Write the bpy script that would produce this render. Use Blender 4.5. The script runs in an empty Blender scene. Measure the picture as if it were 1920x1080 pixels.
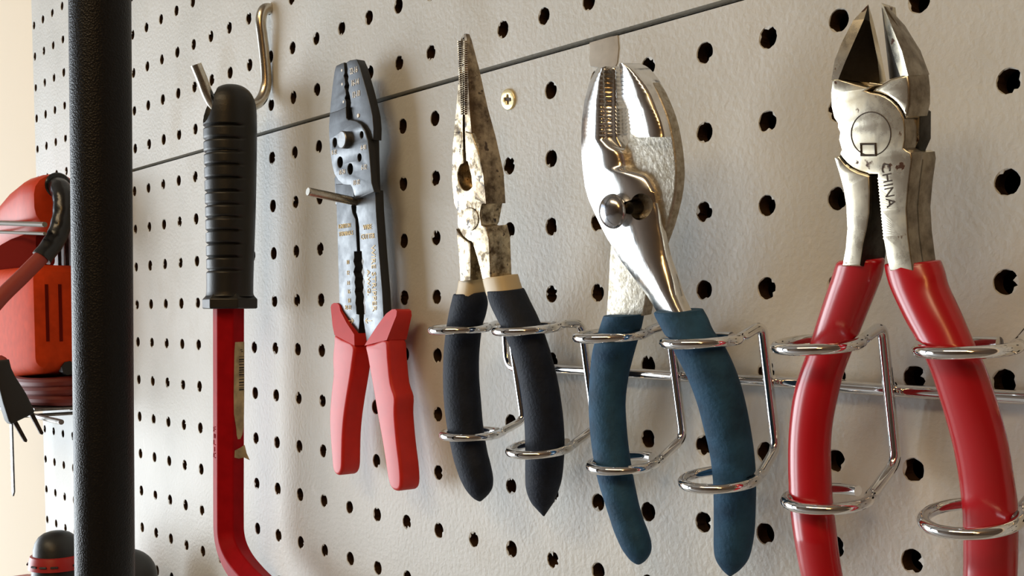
import bpy, bmesh, math, random
from mathutils import Vector, Matrix
random.seed(7)
IN = 0.0254
C = bpy.context.scene.collection
SC = bpy.context.scene

# ------------------------------------------------------------------ camera
F, CX, CY = 2109.5507, 960.0, 693.2654
CAM = Vector((29.762137, -10.940504, -0.268564))
YAW, PIT, ROL = -0.89769065, -0.05106838, -0.00624423
FWD = Vector((math.sin(YAW) * math.cos(PIT), math.cos(YAW) * math.cos(PIT), math.sin(PIT)))
_r = Vector((math.cos(YAW), -math.sin(YAW), 0))
_u = _r.cross(FWD)
RGT = _r * math.cos(ROL) + _u * math.sin(ROL)
UPV = -_r * math.sin(ROL) + _u * math.cos(ROL)


def ray(px, py):
    return FWD + RGT * ((px - CX) / F) - UPV * ((py - CY) / F)


def depth_of(p):
    return (p - CAM).dot(FWD)


class Plane:
    """A plane parallel to the pegboard, d inches out of it; t leans its top outward."""
    def __init__(s, d, t=0.0, z0=0.0):
        N = math.sqrt(1 + t * t)
        s.nw = Vector((0, 1, t)) / N          # towards the wall
        s.n = -s.nw
        s.u = Vector((1, 0, 0))
        s.v = Vector((0, -t, 1)) / N
        s.p0 = Vector((0, -d, z0))

    def at(s, px, py, off=0.0):
        v = ray(px, py)
        k = (off - (CAM - s.p0).dot(s.nw)) / v.dot(s.nw)
        return CAM + v * k

    def uv(s, px, py, off=0.0):
        q = s.at(px, py, off) - s.p0
        return (q.dot(s.u), q.dot(s.v))


def at(px, py, d):
    return Plane(d).at(px, py)


def at_x(px, py, X):
    v = ray(px, py)
    return CAM + v * ((X - CAM.x) / v.x)


cam = bpy.data.cameras.new('camera')
co = bpy.data.objects.new('camera', cam)
C.objects.link(co)
M3 = Matrix((RGT, UPV, -FWD)).transposed()
co.matrix_world = Matrix.Translation(CAM * IN) @ M3.to_4x4()
cam.sensor_width = 36
cam.lens = F / 1920 * 36
cam.shift_y = (CY - 540) / 1920
cam.clip_start = 0.005
cam.clip_end = 60
SC.camera = co

# ------------------------------------------------------------------ materials
def mat(name):
    m = bpy.data.materials.new(name)
    m.use_nodes = True
    nt = m.node_tree
    b = nt.nodes['Principled BSDF']
    return m, nt, b


def nd(nt, typ, **kw):
    n = nt.nodes.new(typ)
    for k, v in kw.items():
        if k.startswith('i_'):
            n.inputs[k[2:].replace('_', ' ')].default_value = v
        else:
            setattr(n, k, v)
    return n


def coords(nt, scale=1.0, stretch=(1, 1, 1)):
    tc = nd(nt, 'ShaderNodeTexCoord')
    mp = nd(nt, 'ShaderNodeMapping')
    mp.inputs['Scale'].default_value = [scale * k for k in stretch]
    nt.links.new(tc.outputs['Object'], mp.inputs['Vector'])
    return mp.outputs['Vector']


def ramp(nt, src, stops):
    r = nd(nt, 'ShaderNodeValToRGB')
    el = r.color_ramp.elements
    while len(el) < len(stops):
        el.new(0.5)
    for e, (p, c) in zip(el, stops):
        e.position = p
        e.color = (*c, 1) if len(c) == 3 else c
    nt.links.new(src, r.inputs['Fac'])
    return r


def g(v):
    return (v, v, v)


def add_bump(nt, b, vec, scale, strength, dist=0.0004, detail=3):
    n = nd(nt, 'ShaderNodeTexNoise')
    n.inputs['Scale'].default_value = scale
    n.inputs['Detail'].default_value = detail
    nt.links.new(vec, n.inputs['Vector'])
    bp = nd(nt, 'ShaderNodeBump')
    bp.inputs['Strength'].default_value = strength
    bp.inputs['Distance'].default_value = dist
    nt.links.new(n.outputs['Fac'], bp.inputs['Height'])
    nt.links.new(bp.outputs['Normal'], b.inputs['Normal'])
    return bp


def simple(name, col, rough=0.5, metal=0.0, bump=None, coat=0.0, var=0.0, spec=0.5):
    m, nt, b = mat(name)
    b.inputs['Base Color'].default_value = (*col, 1)
    b.inputs['Roughness'].default_value = rough
    b.inputs['Metallic'].default_value = metal
    b.inputs['Coat Weight'].default_value = coat
    b.inputs['Coat Roughness'].default_value = 0.15
    b.inputs['Specular IOR Level'].default_value = spec
    vec = coords(nt)
    if var:
        n = nd(nt, 'ShaderNodeTexNoise')
        n.inputs['Scale'].default_value = 160
        n.inputs['Detail'].default_value = 4
        nt.links.new(vec, n.inputs['Vector'])
        lo = [c * (1 - var) for c in col]
        hi = [min(1, c * (1 + var)) for c in col]
        r = ramp(nt, n.outputs['Fac'], [(0.3, lo), (0.7, hi)])
        nt.links.new(r.outputs['Color'], b.inputs['Base Color'])
    if bump:
        add_bump(nt, b, vec, bump[0], bump[1], bump[2] if len(bump) > 2 else 0.0004)
    return m


def steel(name, clean, stain, rough=(0.22, 0.45), lo=0.42, hi=0.62, scale=170, brush=None, spots=None, bump=0.15):
    """Worn steel: clean metal with stained patches that are duller and rougher."""
    m, nt, b = mat(name)
    vec = coords(nt)
    n = nd(nt, 'ShaderNodeTexNoise')
    n.inputs['Scale'].default_value = scale
    n.inputs['Detail'].default_value = 8
    n.inputs['Roughness'].default_value = 0.65
    nt.links.new(vec, n.inputs['Vector'])
    r = ramp(nt, n.outputs['Fac'], [(lo, clean), (hi, stain)])
    col = r.outputs['Color']
    rr = ramp(nt, n.outputs['Fac'], [(lo, g(rough[0])), (hi, g(rough[1]))])
    b.inputs['Metallic'].default_value = 1
    if spots:
        n2 = nd(nt, 'ShaderNodeTexNoise')
        n2.inputs['Scale'].default_value = spots[1]
        n2.inputs['Detail'].default_value = 5
        nt.links.new(vec, n2.inputs['Vector'])
        r2 = ramp(nt, n2.outputs['Fac'], [(spots[2], g(0)), (spots[2] + 0.04, g(1))])
        mx = nd(nt, 'ShaderNodeMix', data_type='RGBA')
        nt.links.new(r2.outputs['Color'], mx.inputs['Factor'])
        nt.links.new(col, mx.inputs['A'])
        mx.inputs['B'].default_value = (*spots[0], 1)
        col = mx.outputs['Result']
        inv = ramp(nt, n2.outputs['Fac'], [(spots[2], g(1)), (spots[2] + 0.04, g(0.15))])
        nt.links.new(inv.outputs['Color'], b.inputs['Metallic'])
    nt.links.new(col, b.inputs['Base Color'])
    nt.links.new(rr.outputs['Color'], b.inputs['Roughness'])
    if brush:
        v2 = coords(nt, 1, brush)
        add_bump(nt, b, v2, 300, bump, 0.0003)
    else:
        add_bump(nt, b, vec, 900, bump, 0.0002)
    return m


def board_mat():
    m, nt, b = mat('grey board paint')
    vec = coords(nt)
    n = nd(nt, 'ShaderNodeTexNoise')
    n.inputs['Scale'].default_value = 14
    n.inputs['Detail'].default_value = 6
    nt.links.new(vec, n.inputs['Vector'])
    r = ramp(nt, n.outputs['Fac'], [(0.3, (0.495, 0.495, 0.462)), (0.5, (0.565, 0.566, 0.535)), (0.7, (0.605, 0.608, 0.585))])
    # scattered brown specks and small dents in the paint
    vo = nd(nt, 'ShaderNodeTexVoronoi')
    vo.inputs['Scale'].default_value = 34
    nt.links.new(vec, vo.inputs['Vector'])
    wn = nd(nt, 'ShaderNodeSeparateColor')
    nt.links.new(vo.outputs['Color'], wn.inputs['Color'])
    big = nd(nt, 'ShaderNodeMath', operation='MULTIPLY')
    nt.links.new(wn.outputs['Red'], big.inputs[0])
    big.inputs[1].default_value = 0.055
    lt = nd(nt, 'ShaderNodeMath', operation='LESS_THAN')
    nt.links.new(vo.outputs['Distance'], lt.inputs[0])
    nt.links.new(big.outputs[0], lt.inputs[1])
    pick = nd(nt, 'ShaderNodeMath', operation='GREATER_THAN')
    nt.links.new(wn.outputs['Green'], pick.inputs[0])
    pick.inputs[1].default_value = 0.62
    mu = nd(nt, 'ShaderNodeMath', operation='MULTIPLY')
    nt.links.new(lt.outputs[0], mu.inputs[0])
    nt.links.new(pick.outputs[0], mu.inputs[1])
    mx = nd(nt, 'ShaderNodeMix', data_type='RGBA')
    nt.links.new(mu.outputs[0], mx.inputs['Factor'])
    nt.links.new(r.outputs['Color'], mx.inputs['A'])
    mx.inputs['B'].default_value = (0.11, 0.07, 0.05, 1)
    # pale scuffs
    n3 = nd(nt, 'ShaderNodeTexNoise')
    n3.inputs['Scale'].default_value = 60
    n3.inputs['Detail'].default_value = 9
    n3.inputs['Roughness'].default_value = 0.75
    nt.links.new(coords(nt, 1, (1, 1, 0.45)), n3.inputs['Vector'])
    r3 = ramp(nt, n3.outputs['Fac'], [(0.61, g(0)), (0.72, g(0.65))])
    mx2 = nd(nt, 'ShaderNodeMix', data_type='RGBA')
    nt.links.new(r3.outputs['Color'], mx2.inputs['Factor'])
    nt.links.new(mx.outputs['Result'], mx2.inputs['A'])
    mx2.inputs['B'].default_value = (0.74, 0.73, 0.72, 1)
    # greasy smudges
    n4 = nd(nt, 'ShaderNodeTexNoise')
    n4.inputs['Scale'].default_value = 22
    n4.inputs['Detail'].default_value = 5
    nt.links.new(coords(nt, 1, (1, 1, 0.6)), n4.inputs['Vector'])
    r4 = ramp(nt, n4.outputs['Fac'], [(0.56, g(0)), (0.72, g(0.55))])
    mx3 = nd(nt, 'ShaderNodeMix', data_type='RGBA')
    nt.links.new(r4.outputs['Color'], mx3.inputs['Factor'])
    nt.links.new(mx2.outputs['Result'], mx3.inputs['A'])
    mx3.inputs['B'].default_value = (0.46, 0.42, 0.34, 1)
    nt.links.new(mx3.outputs['Result'], b.inputs['Base Color'])
    b.inputs['Roughness'].default_value = 0.5
    b.inputs['Specular IOR Level'].default_value = 0.4
    add_bump(nt, b, vec, 480, 0.6, 0.0005, 4)
    return m


def post_mat():
    m, nt, b = mat('wrinkled black coating')
    b.inputs['Base Color'].default_value = (0.006, 0.006, 0.007, 1)
    b.inputs['Roughness'].default_value = 0.42
    b.inputs['Specular IOR Level'].default_value = 0.22
    vec = coords(nt)
    vo = nd(nt, 'ShaderNodeTexVoronoi')
    vo.inputs['Scale'].default_value = 1700
    nt.links.new(vec, vo.inputs['Vector'])
    bp = nd(nt, 'ShaderNodeBump')
    bp.inputs['Strength'].default_value = 0.6
    bp.inputs['Distance'].default_value = 0.00025
    nt.links.new(vo.outputs['Distance'], bp.inputs['Height'])
    nt.links.new(bp.outputs['Normal'], b.inputs['Normal'])
    return m


BOARD = board_mat()
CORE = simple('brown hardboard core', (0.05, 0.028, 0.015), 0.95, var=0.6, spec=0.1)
WALLM = simple('cream wall plaster', (0.80, 0.70, 0.55), 0.8, bump=(60, 0.2))
HOLESHADE = simple('hole shade black', (0.012, 0.009, 0.007), 0.95, spec=0.1)  # near-black colour standing in for the shade behind the peg holes
CONC = simple('grey concrete', (0.28, 0.27, 0.26), 0.8, bump=(40, 0.3), var=0.2)
CEILM = simple('ceiling boards', (0.22, 0.19, 0.16), 0.9)
WOODM = simple('dark timber wall', (0.07, 0.045, 0.028), 0.8, var=0.4)
POST = post_mat()
CHROME = steel('chrome wire', (0.80, 0.80, 0.81), (0.55, 0.53, 0.50), (0.07, 0.14), 0.5, 0.8, 60, bump=0.0)
ZINC = steel('zinc hook wire', (0.62, 0.58, 0.50), (0.42, 0.37, 0.30), (0.2, 0.32), 0.4, 0.7, 150, bump=0.1)
SCREWB = steel('brassy screw', (0.95, 0.80, 0.45), (0.70, 0.50, 0.22), (0.3, 0.45), 0.45, 0.7, 400)
RUBBER = simple('black ribbed rubber', (0.013, 0.013, 0.012), 0.42, bump=(900, 0.15), spec=0.45)
PRYRED = simple('red enamel', (0.36, 0.006, 0.010), 0.45, var=0.12, spec=0.04)
LABELM = simple('aged paper label', (0.46, 0.37, 0.20), 0.8, var=0.35)
INK = simple('black print', (0.02, 0.018, 0.015), 0.8)
BLACKST = steel('blackened tool steel', (0.15, 0.155, 0.16), (0.10, 0.104, 0.11), (0.36, 0.48), 0.35, 0.7, 130, bump=0.08)
BLACKPL = simple('plain black', (0.01, 0.01, 0.011), 0.45)
RIVET = steel('bright rivet', (0.26, 0.26, 0.26), (0.20, 0.195, 0.19), (0.35, 0.45))
STRIPRED = simple('bright red vinyl', (0.62, 0.024, 0.016), 0.42, var=0.06, spec=0.34)
GOLD = simple('gold print', (0.95, 0.76, 0.38), 0.5)
WHITEP = simple('pale print', (0.97, 0.94, 0.86), 0.5)
NNSTEEL = steel('tarnished steel', (0.66, 0.55, 0.38), (0.13, 0.095, 0.06), (0.26, 0.5), 0.40, 0.62, 260,
                spots=((0.05, 0.03, 0.02), 420, 0.63))
NNJAW = steel('brown tarnished steel', (0.42, 0.33, 0.22), (0.13, 0.095, 0.065), (0.28, 0.5), 0.40, 0.62, 200,
              spots=((0.06, 0.035, 0.02), 300, 0.64))
CREAM = simple('cream plastic collar', (0.62, 0.50, 0.30), 0.45)
NAVY = simple('charcoal navy foam', (0.009, 0.014, 0.028), 0.7, bump=(900, 0.5, 0.0005), var=0.3, spec=0.25)
BLUE = simple('dusty blue foam', (0.018, 0.068, 0.135), 0.72, bump=(700, 0.5, 0.0005), var=0.28, spec=0.25)
POLISH = steel('polished plated steel', (0.80, 0.80, 0.80), (0.62, 0.60, 0.56), (0.13, 0.24), 0.42, 0.7, 90, brush=(1, 1, 0.06), bump=0.22)
SAND = steel('sandy cast steel', (0.50, 0.46, 0.39), (0.33, 0.29, 0.22), (0.45, 0.55), 0.4, 0.65, 500, bump=0.9)
BOLT = steel('bright bolt', (0.55, 0.56, 0.60), (0.4, 0.4, 0.42), (0.13, 0.22))
CUTST = steel('worn plated steel', (0.80, 0.74, 0.60), (0.58, 0.50, 0.36), (0.24, 0.42), 0.44, 0.66, 120,
              spots=((0.075, 0.035, 0.02), 260, 0.655), brush=(1, 1, 0.15), bump=0.12)
CUTDARK = steel('dark ground steel', (0.055, 0.05, 0.043), (0.03, 0.026, 0.02), (0.4, 0.55), 0.4, 0.65, 200)
CUTSIDE = steel('shaded side steel', (0.34, 0.30, 0.24), (0.15, 0.12, 0.09), (0.35, 0.5), 0.4, 0.66, 150)  # cutter sides coloured darker for the dark room they reflect
GROOVE = simple('engraved dark line', (0.05, 0.035, 0.025), 0.7)
CUTRED = simple('glossy red dipped grip', (0.43, 0.006, 0.012), 0.24, coat=0.25, bump=(25, 0.25, 0.0008))
SAWRED = simple('orange red tool plastic', (0.62, 0.055, 0.014), 0.42, var=0.08, spec=0.09)
SAWBODY = simple('orange red housing plastic', (0.62, 0.06, 0.014), 0.5, var=0.1, spec=0.02)
SAWDARK = simple('dark red tool plastic', (0.14, 0.012, 0.008), 0.6, spec=0.0)
CORDM = simple('red rubber cord', (0.33, 0.045, 0.03), 0.55, bump=(300, 0.2))
TRIMG = simple('dull grey trim', (0.20, 0.18, 0.15), 0.6, spec=0.15)
CORDD = simple('shaded red cord', (0.16, 0.02, 0.015), 0.6)  # same red cord, colour darkened for the shade under the housing
BOOT = simple('black taped boot', (0.012, 0.013, 0.015), 0.25, bump=(140, 0.5, 0.0008))
PLUGM = simple('black plug rubber', (0.012, 0.011, 0.010), 0.55)
BRASSD = steel('dull prong', (0.07, 0.055, 0.045), (0.04, 0.03, 0.025), (0.5, 0.6))
SHELFM = steel('grey shelf wire', (0.22, 0.20, 0.18), (0.15, 0.135, 0.12), (0.35, 0.45))
DRILLB = simple('black drill housing', (0.02, 0.024, 0.028), 0.42, bump=(500, 0.2))
DRILLR = simple('red drill housing', (0.42, 0.022, 0.022), 0.4)
BLADE = steel('saw blade steel', (0.20, 0.20, 0.2), (0.1, 0.1, 0.1), (0.4, 0.5))

# ------------------------------------------------------------------ mesh helpers (inches in, metres out)
ORIGIN = {}


def tag(o, label=None, cat=None, group=None, kind=None):
    if label: o['label'] = label
    if cat: o['category'] = cat
    if group: o['group'] = group
    if kind: o['kind'] = kind
    return o


def thing(name, label, cat, loc, group=None):
    o = bpy.data.objects.new(name, None)
    C.objects.link(o)
    o.empty_display_size = 0.02
    o.location = Vector(loc) * IN
    ORIGIN[o.name] = Vector(loc) * IN
    return tag(o, label, cat, group)


def link(name, me, m, parent=None, smooth=True, angle=35):
    """me holds world metres; re-origin on the parent thing and link."""
    o = bpy.data.objects.new(name, me)
    C.objects.link(o)
    keep = [p.material_index for p in me.polygons]
    me.materials.clear()
    for k in (m if isinstance(m, (list, tuple)) else [m]):
        me.materials.append(k)
    top = len(me.materials) - 1
    me.polygons.foreach_set('material_index', [min(i, top) for i in keep])
    if parent is not None:
        off = ORIGIN[parent.name]
        me.transform(Matrix.Translation(-off))
        o.parent = parent
        ORIGIN[o.name] = off
    else:
        c = sum((Vector(b) for b in o.bound_box), Vector()) / 8
        me.transform(Matrix.Translation(-c))
        o.location = c
        ORIGIN[o.name] = c
    for p in me.polygons:
        p.use_smooth = smooth
    if smooth:
        me.set_sharp_from_angle(angle=math.radians(angle))
    return o


class MB:
    def __init__(s):
        s.v, s.f, s.mi = [], [], []

    def add(s, vs, fs, mi=0):
        b = len(s.v)
        s.v += [Vector(p) for p in vs]
        s.f += [tuple(i + b for i in f) for f in fs]
        s.mi += [mi] * len(fs)

    def box(s, lo, hi, mi=0):
        x0, y0, z0 = lo; x1, y1, z1 = hi
        vs = [(x, y, z) for x in (x0, x1) for y in (y0, y1) for z in (z0, z1)]
        s.add(vs, [(0, 1, 3, 2), (4, 6, 7, 5), (0, 4, 5, 1), (2, 3, 7, 6), (0, 2, 6, 4), (1, 5, 7, 3)], mi)

    def loft(s, loops, caps=True, mi=0, closed=True):
        n = len(loops[0])
        vs = [p for l in loops for p in l]
        fs = []
        for i in range(len(loops) - 1):
            for j in range(n if closed else n - 1):
                k = (j + 1) % n
                fs.append((i * n + j, i * n + k, (i + 1) * n + k, (i + 1) * n + j))
        if caps:
            fs.append(tuple(range(n))[::-1])
            fs.append(tuple((len(loops) - 1) * n + j for j in range(n)))
        s.add(vs, fs, mi)

    def tube(s, pts, r, n=12, caps=True, mi=0, sec=None, closed=False):
        pts = [Vector(p) for p in pts]
        rs = r if isinstance(r, (list, tuple)) else [r] * len(pts)
        tan = []
        N = len(pts)
        for i in range(N):
            a = pts[(i - 1) % N] if closed else pts[max(0, i - 1)]
            b = pts[(i + 1) % N] if closed else pts[min(N - 1, i + 1)]
            tan.append((b - a).normalized())
        ref = Vector((0.13, 0.2, 1)) if abs(tan[0].z) < 0.9 else Vector((1, 0.1, 0))
        if sec: ref = sec
        x = (ref - tan[0] * ref.dot(tan[0])).normalized()
        loops = []
        for i, p in enumerate(pts):
            x = (x - tan[i] * x.dot(tan[i])).normalized()
            y = tan[i].cross(x)
            loops.append([p + (x * math.cos(2 * math.pi * k / n) + y * math.sin(2 * math.pi * k / n)) * rs[i] for k in range(n)])
        if closed:
            loops.append(loops[0]); caps = False
        s.loft(loops, caps, mi)

    def lathe(s, prof, o, ax, n=32, mi=0):
        o = Vector(o); ax = Vector(ax).normalized()
        t = Vector((0, 0, 1)) if abs(ax.z) < 0.9 else Vector((1, 0, 0))
        x = (t - ax * t.dot(ax)).normalized(); y = ax.cross(x)
        s.loft([[o + ax * h + (x * math.cos(2 * math.pi * k / n) + y * math.sin(2 * math.pi * k / n)) * max(r, 1e-4)
                 for k in range(n)] for r, h in prof], True, mi)

    def mesh(s, name, fix=True):
        me = bpy.data.meshes.new(name)
        me.from_pydata([p * IN for p in s.v], [], s.f)
        me.polygons.foreach_set('material_index', s.mi)
        if fix:
            bm = bmesh.new(); bm.from_mesh(me)
            bmesh.ops.remove_doubles(bm, verts=bm.verts, dist=1e-6)
            bmesh.ops.recalc_face_normals(bm, faces=bm.faces)
            bm.to_mesh(me); bm.free()
        me.update()
        return me

    def build(s, name, m, parent=None, smooth=True, angle=35, bevel=0, fix=True):
        o = link(name, s.mesh(name, fix), m, parent, smooth, angle)
        if bevel:
            b = o.modifiers.new('b', 'BEVEL'); b.width = bevel * IN; b.segments = 2
            b.limit_method = 'ANGLE'; b.angle_limit = math.radians(40)
        return o


def curve_mesh(name, cu, matrix):
    tmp = bpy.data.objects.new(name, cu)
    C.objects.link(tmp)
    tmp.matrix_world = matrix
    dg = bpy.context.evaluated_depsgraph_get()
    dg.update()
    me = bpy.data.meshes.new_from_object(tmp.evaluated_get(dg))
    me.transform(matrix)
    bpy.data.objects.remove(tmp)
    bpy.data.curves.remove(cu)
    me.name = name
    bm = bmesh.new(); bm.from_mesh(me)
    bmesh.ops.remove_doubles(bm, verts=bm.verts, dist=1e-6)
    bm.to_mesh(me); bm.free()
    return me


def pl_matrix(pl, off):
    M = Matrix((pl.u, pl.v, pl.n)).transposed().to_4x4()
    return Matrix.Translation((pl.p0 + pl.nw * off) * IN) @ M


def slab_mesh(name, outlines, pl, front, thick, bevel=0.02, res=2, trace=None):
    """Flat part: outlines (first outer, rest holes) traced on the plane at offset front, solid to front+thick."""
    cu = bpy.data.curves.new(name, 'CURVE')
    cu.dimensions = '2D'
    cu.fill_mode = 'BOTH'
    for pts in outlines:
        sp = cu.splines.new('POLY')
        sp.points.add(len(pts) - 1)
        for q, (px, py) in zip(sp.points, pts):
            a, b = pl.uv(px, py, front if trace is None else trace)
            q.co = (a * IN, b * IN, 0, 1)
        sp.use_cyclic_u = True
    bevel = min(bevel, thick * 0.45)
    cu.bevel_depth = bevel * IN
    cu.bevel_resolution = res
    cu.offset = -bevel * IN
    cu.extrude = (thick / 2 - bevel) * IN
    return curve_mesh(name, cu, pl_matrix(pl, front + thick / 2))


def join(meshes, name):
    bm = bmesh.new()
    for m in meshes:
        bm.from_mesh(m)
    me = bpy.data.meshes.new(name)
    bm.to_mesh(me); bm.free()
    for m in meshes:
        bpy.data.meshes.remove(m)
    return me


def slab(name, outlines, pl, front, thick, m, parent, bevel=0.02, res=2, angle=40):
    return link(name, slab_mesh(name, outlines, pl, front, thick, bevel, res), m, parent, True, angle)


def side_mat(me, idx, lim=0.5):
    for p_ in me.polygons:
        if p_.normal.x > lim: p_.material_index = idx
    return me


def ell(cx, cy, rx, ry, n=24, a0=0, rot=0):
    out = []
    for k in range(n):
        a = 2 * math.pi * k / n + a0
        x, y = rx * math.cos(a), ry * math.sin(a)
        out.append((cx + x * math.cos(rot) - y * math.sin(rot), cy + x * math.sin(rot) + y * math.cos(rot)))
    return out


def smooth_path(pts, n=6, closed=False):
    """Catmull-Rom through points (any tuple length)."""
    P = [tuple(p) for p in pts]
    N = len(P)
    out = []
    rng = N if closed else N - 1
    for i in range(rng):
        p0 = P[(i - 1) % N] if closed or i > 0 else P[0]
        p1, p2 = P[i], P[(i + 1) % N]
        p3 = P[(i + 2) % N] if closed or i + 2 < N else P[-1]
        for k in range(n):
            t = k / n
            out.append(tuple(0.5 * (2 * b + (c - a) * t + (2 * a - 5 * b + 4 * c - d) * t * t + (3 * b - a - 3 * c + d) * t ** 3)
                             for a, b, c, d in zip(p0, p1, p2, p3)))
    if not closed:
        out.append(P[-1])
    return out


def zig(p, q, n, amp, side=1):
    """n teeth between two pixel points."""
    dx, dy = q[0] - p[0], q[1] - p[1]
    L = math.hypot(dx, dy)
    nx, ny = -dy / L * amp * side, dx / L * amp * side
    out = []
    for k in range(n):
        a = k / n
        b = (k + 0.5) / n
        out.append((p[0] + dx * a, p[1] + dy * a))
        out.append((p[0] + dx * b + nx, p[1] + dy * b + ny))
    out.append(q)
    return out


def fillet(pts, r, n=6):
    pts = [Vector(p) for p in pts]
    out = [pts[0]]
    for i in range(1, len(pts) - 1):
        a, b, c = pts[i - 1], pts[i], pts[i + 1]
        k = min(r, (a - b).length * 0.45, (c - b).length * 0.45)
        s = b + (a - b).normalized() * k
        e = b + (c - b).normalized() * k
        for j in range(n + 1):
            t = j / n
            out.append(s * (1 - t) ** 2 + b * 2 * t * (1 - t) + e * t * t)
    out.append(pts[-1])
    return out


def grip_loops(rows, pl, off, k=1.0, n=28, power=2.0, sub=4, round_end=True):
    """Rows (y, x_left, x_right) traced in the photograph -> horizontal rings round the tool plane."""
    R = smooth_path(rows, sub)
    loops = []
    ru, rn = RGT.dot(pl.u), RGT.dot(pl.n)
    for y, xl, xr in R:
        c = pl.at((xl + xr) / 2, y, off(y) if callable(off) else off)
        hw = max(0.5, (xr - xl) / 2) * depth_of(c) / F
        sec = []
        for j in range(n):
            a = 2 * math.pi * j / n
            ca, sa = math.cos(a), math.sin(a)
            sec.append((math.copysign(abs(ca) ** (2 / power), ca), k * math.copysign(abs(sa) ** (2 / power), sa)))
        w = max(s[0] * ru + s[1] * rn for s in sec)
        loops.append([c + (pl.u * s[0] + pl.n * s[1]) * (hw / w) for s in sec])
    return loops


TOP = [(16.206, -.508, .062), (17.756, -.496, .092), (19.426, -.567, .086), (20.946, -.609, .076), (22.566, -.621, .119), (24.218, -.626, .087)]
BOT = [(16.205, -2.092, .037), (17.814, -2.161, .125), (19.476, -2.204, .116), (21.068, -2.231, .135), (22.561, -2.271, .118), (24.184, -2.249, .198)]
DT, DB, RR, RW = 1.1, 0.92, 0.432, 0.061


def ring_path(x, d, z, phi, xl, d_leg, z_leg):
    e = Vector((0, -math.cos(phi), -math.sin(phi)))
    c = Vector((x, -d, z))
    out = []
    for i in range(45):
        a = math.radians(-42 + i * (324 - 0) / 44)
        out.append(c + Vector((1, 0, 0)) * RR * math.cos(a) + e * RR * math.sin(a))
    return out


RINGS = [ring_path(x, DT, z, ph, 0, 0, 0) for x, z, ph in TOP] + [ring_path(x, DB, z, ph, 0, 0, 0) for x, z, ph in BOT]


def dent(loops):
    """Press the soft grip in where a ring of the rack bears on it."""
    need = RW + 0.012
    for lp in loops:
        c = sum(lp, Vector()) / len(lp)
        near = [p for r in RINGS for p in r if abs(p.z - c.z) < 0.2 and (p - c).length < 1.0]
        if not near: continue
        for i_, q in enumerate(lp):
            f = 1.0
            while f > 0.6 and min((c + (q - c) * f - p).length for p in near) < need + 0.004:
                f -= 0.02
            lp[i_] = c + (q - c) * f
    return loops


def grip(name, rows, pl, off, m, parent, k=1.0, power=2.0, sub=4):
    mb = MB()
    mb.loft(dent(grip_loops(rows, pl, off, k, 28, power, sub * 3)))
    return mb.build(name, m, parent, True, 50)


def lettering(name, txt, px, py, pl, off, size, m, parent, rot=0.0, sx=1.0, thick=0.004, align='CENTER'):
    cu = bpy.data.curves.new(name, 'FONT')
    cu.body = txt
    cu.size = size * IN
    cu.align_x = align
    cu.align_y = 'CENTER'
    cu.extrude = thick * IN
    cu.resolution_u = 2
    a, b = pl.uv(px, py, off)
    M = pl_matrix(pl, off) @ Matrix.Translation((a * IN, b * IN, 0)) @ Matrix.Rotation(rot, 4, 'Z') @ Matrix.Diagonal((sx, 1, 1, 1))
    return link(name, curve_mesh(name, cu, M), m, parent, False)


# ------------------------------------------------------------------ the room
def struct(name, lo, hi, m, mats=None):
    mb = MB(); mb.box(lo, hi)
    return tag(mb.build(name, m, None, False), kind='structure')


WALL_Y = 0.95
struct('wall_back', (-92, WALL_Y, -48), (110, WALL_Y + 4, 50), WALLM)
struct('floor', (-92, -130, -50), (110, WALL_Y, -48), CONC)
struct('ceiling', (-92, -130, 50), (110, WALL_Y + 4, 52), CEILM)
# wall on the far left with the open doorway that lets the daylight in
DY0, DY1, DZ1 = -112, -16, 36
mb = MB()
mb.box((-96, -130, -48), (-92, DY0, 50)); mb.box((-96, DY1, -48), (-92, WALL_Y, 50)); mb.box((-96, DY0, DZ1), (-92, DY1, 50))
tag(mb.build('wall_left', WALLM, None, False), kind='structure')
struct('wall_front', (-92, -134, -48), (110, -130, 50), WOODM)
struct('wall_right', (110, -134, -48), (114, WALL_Y, 50), WOODM)

# ------------------------------------------------------------------ pegboards
TH = 0.2


def cells(centres, lo, hi):
    e = [lo] + [(a + b) / 2 for a, b in zip(centres, centres[1:])] + [hi]
    return list(zip(centres, e, e[1:]))


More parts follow.
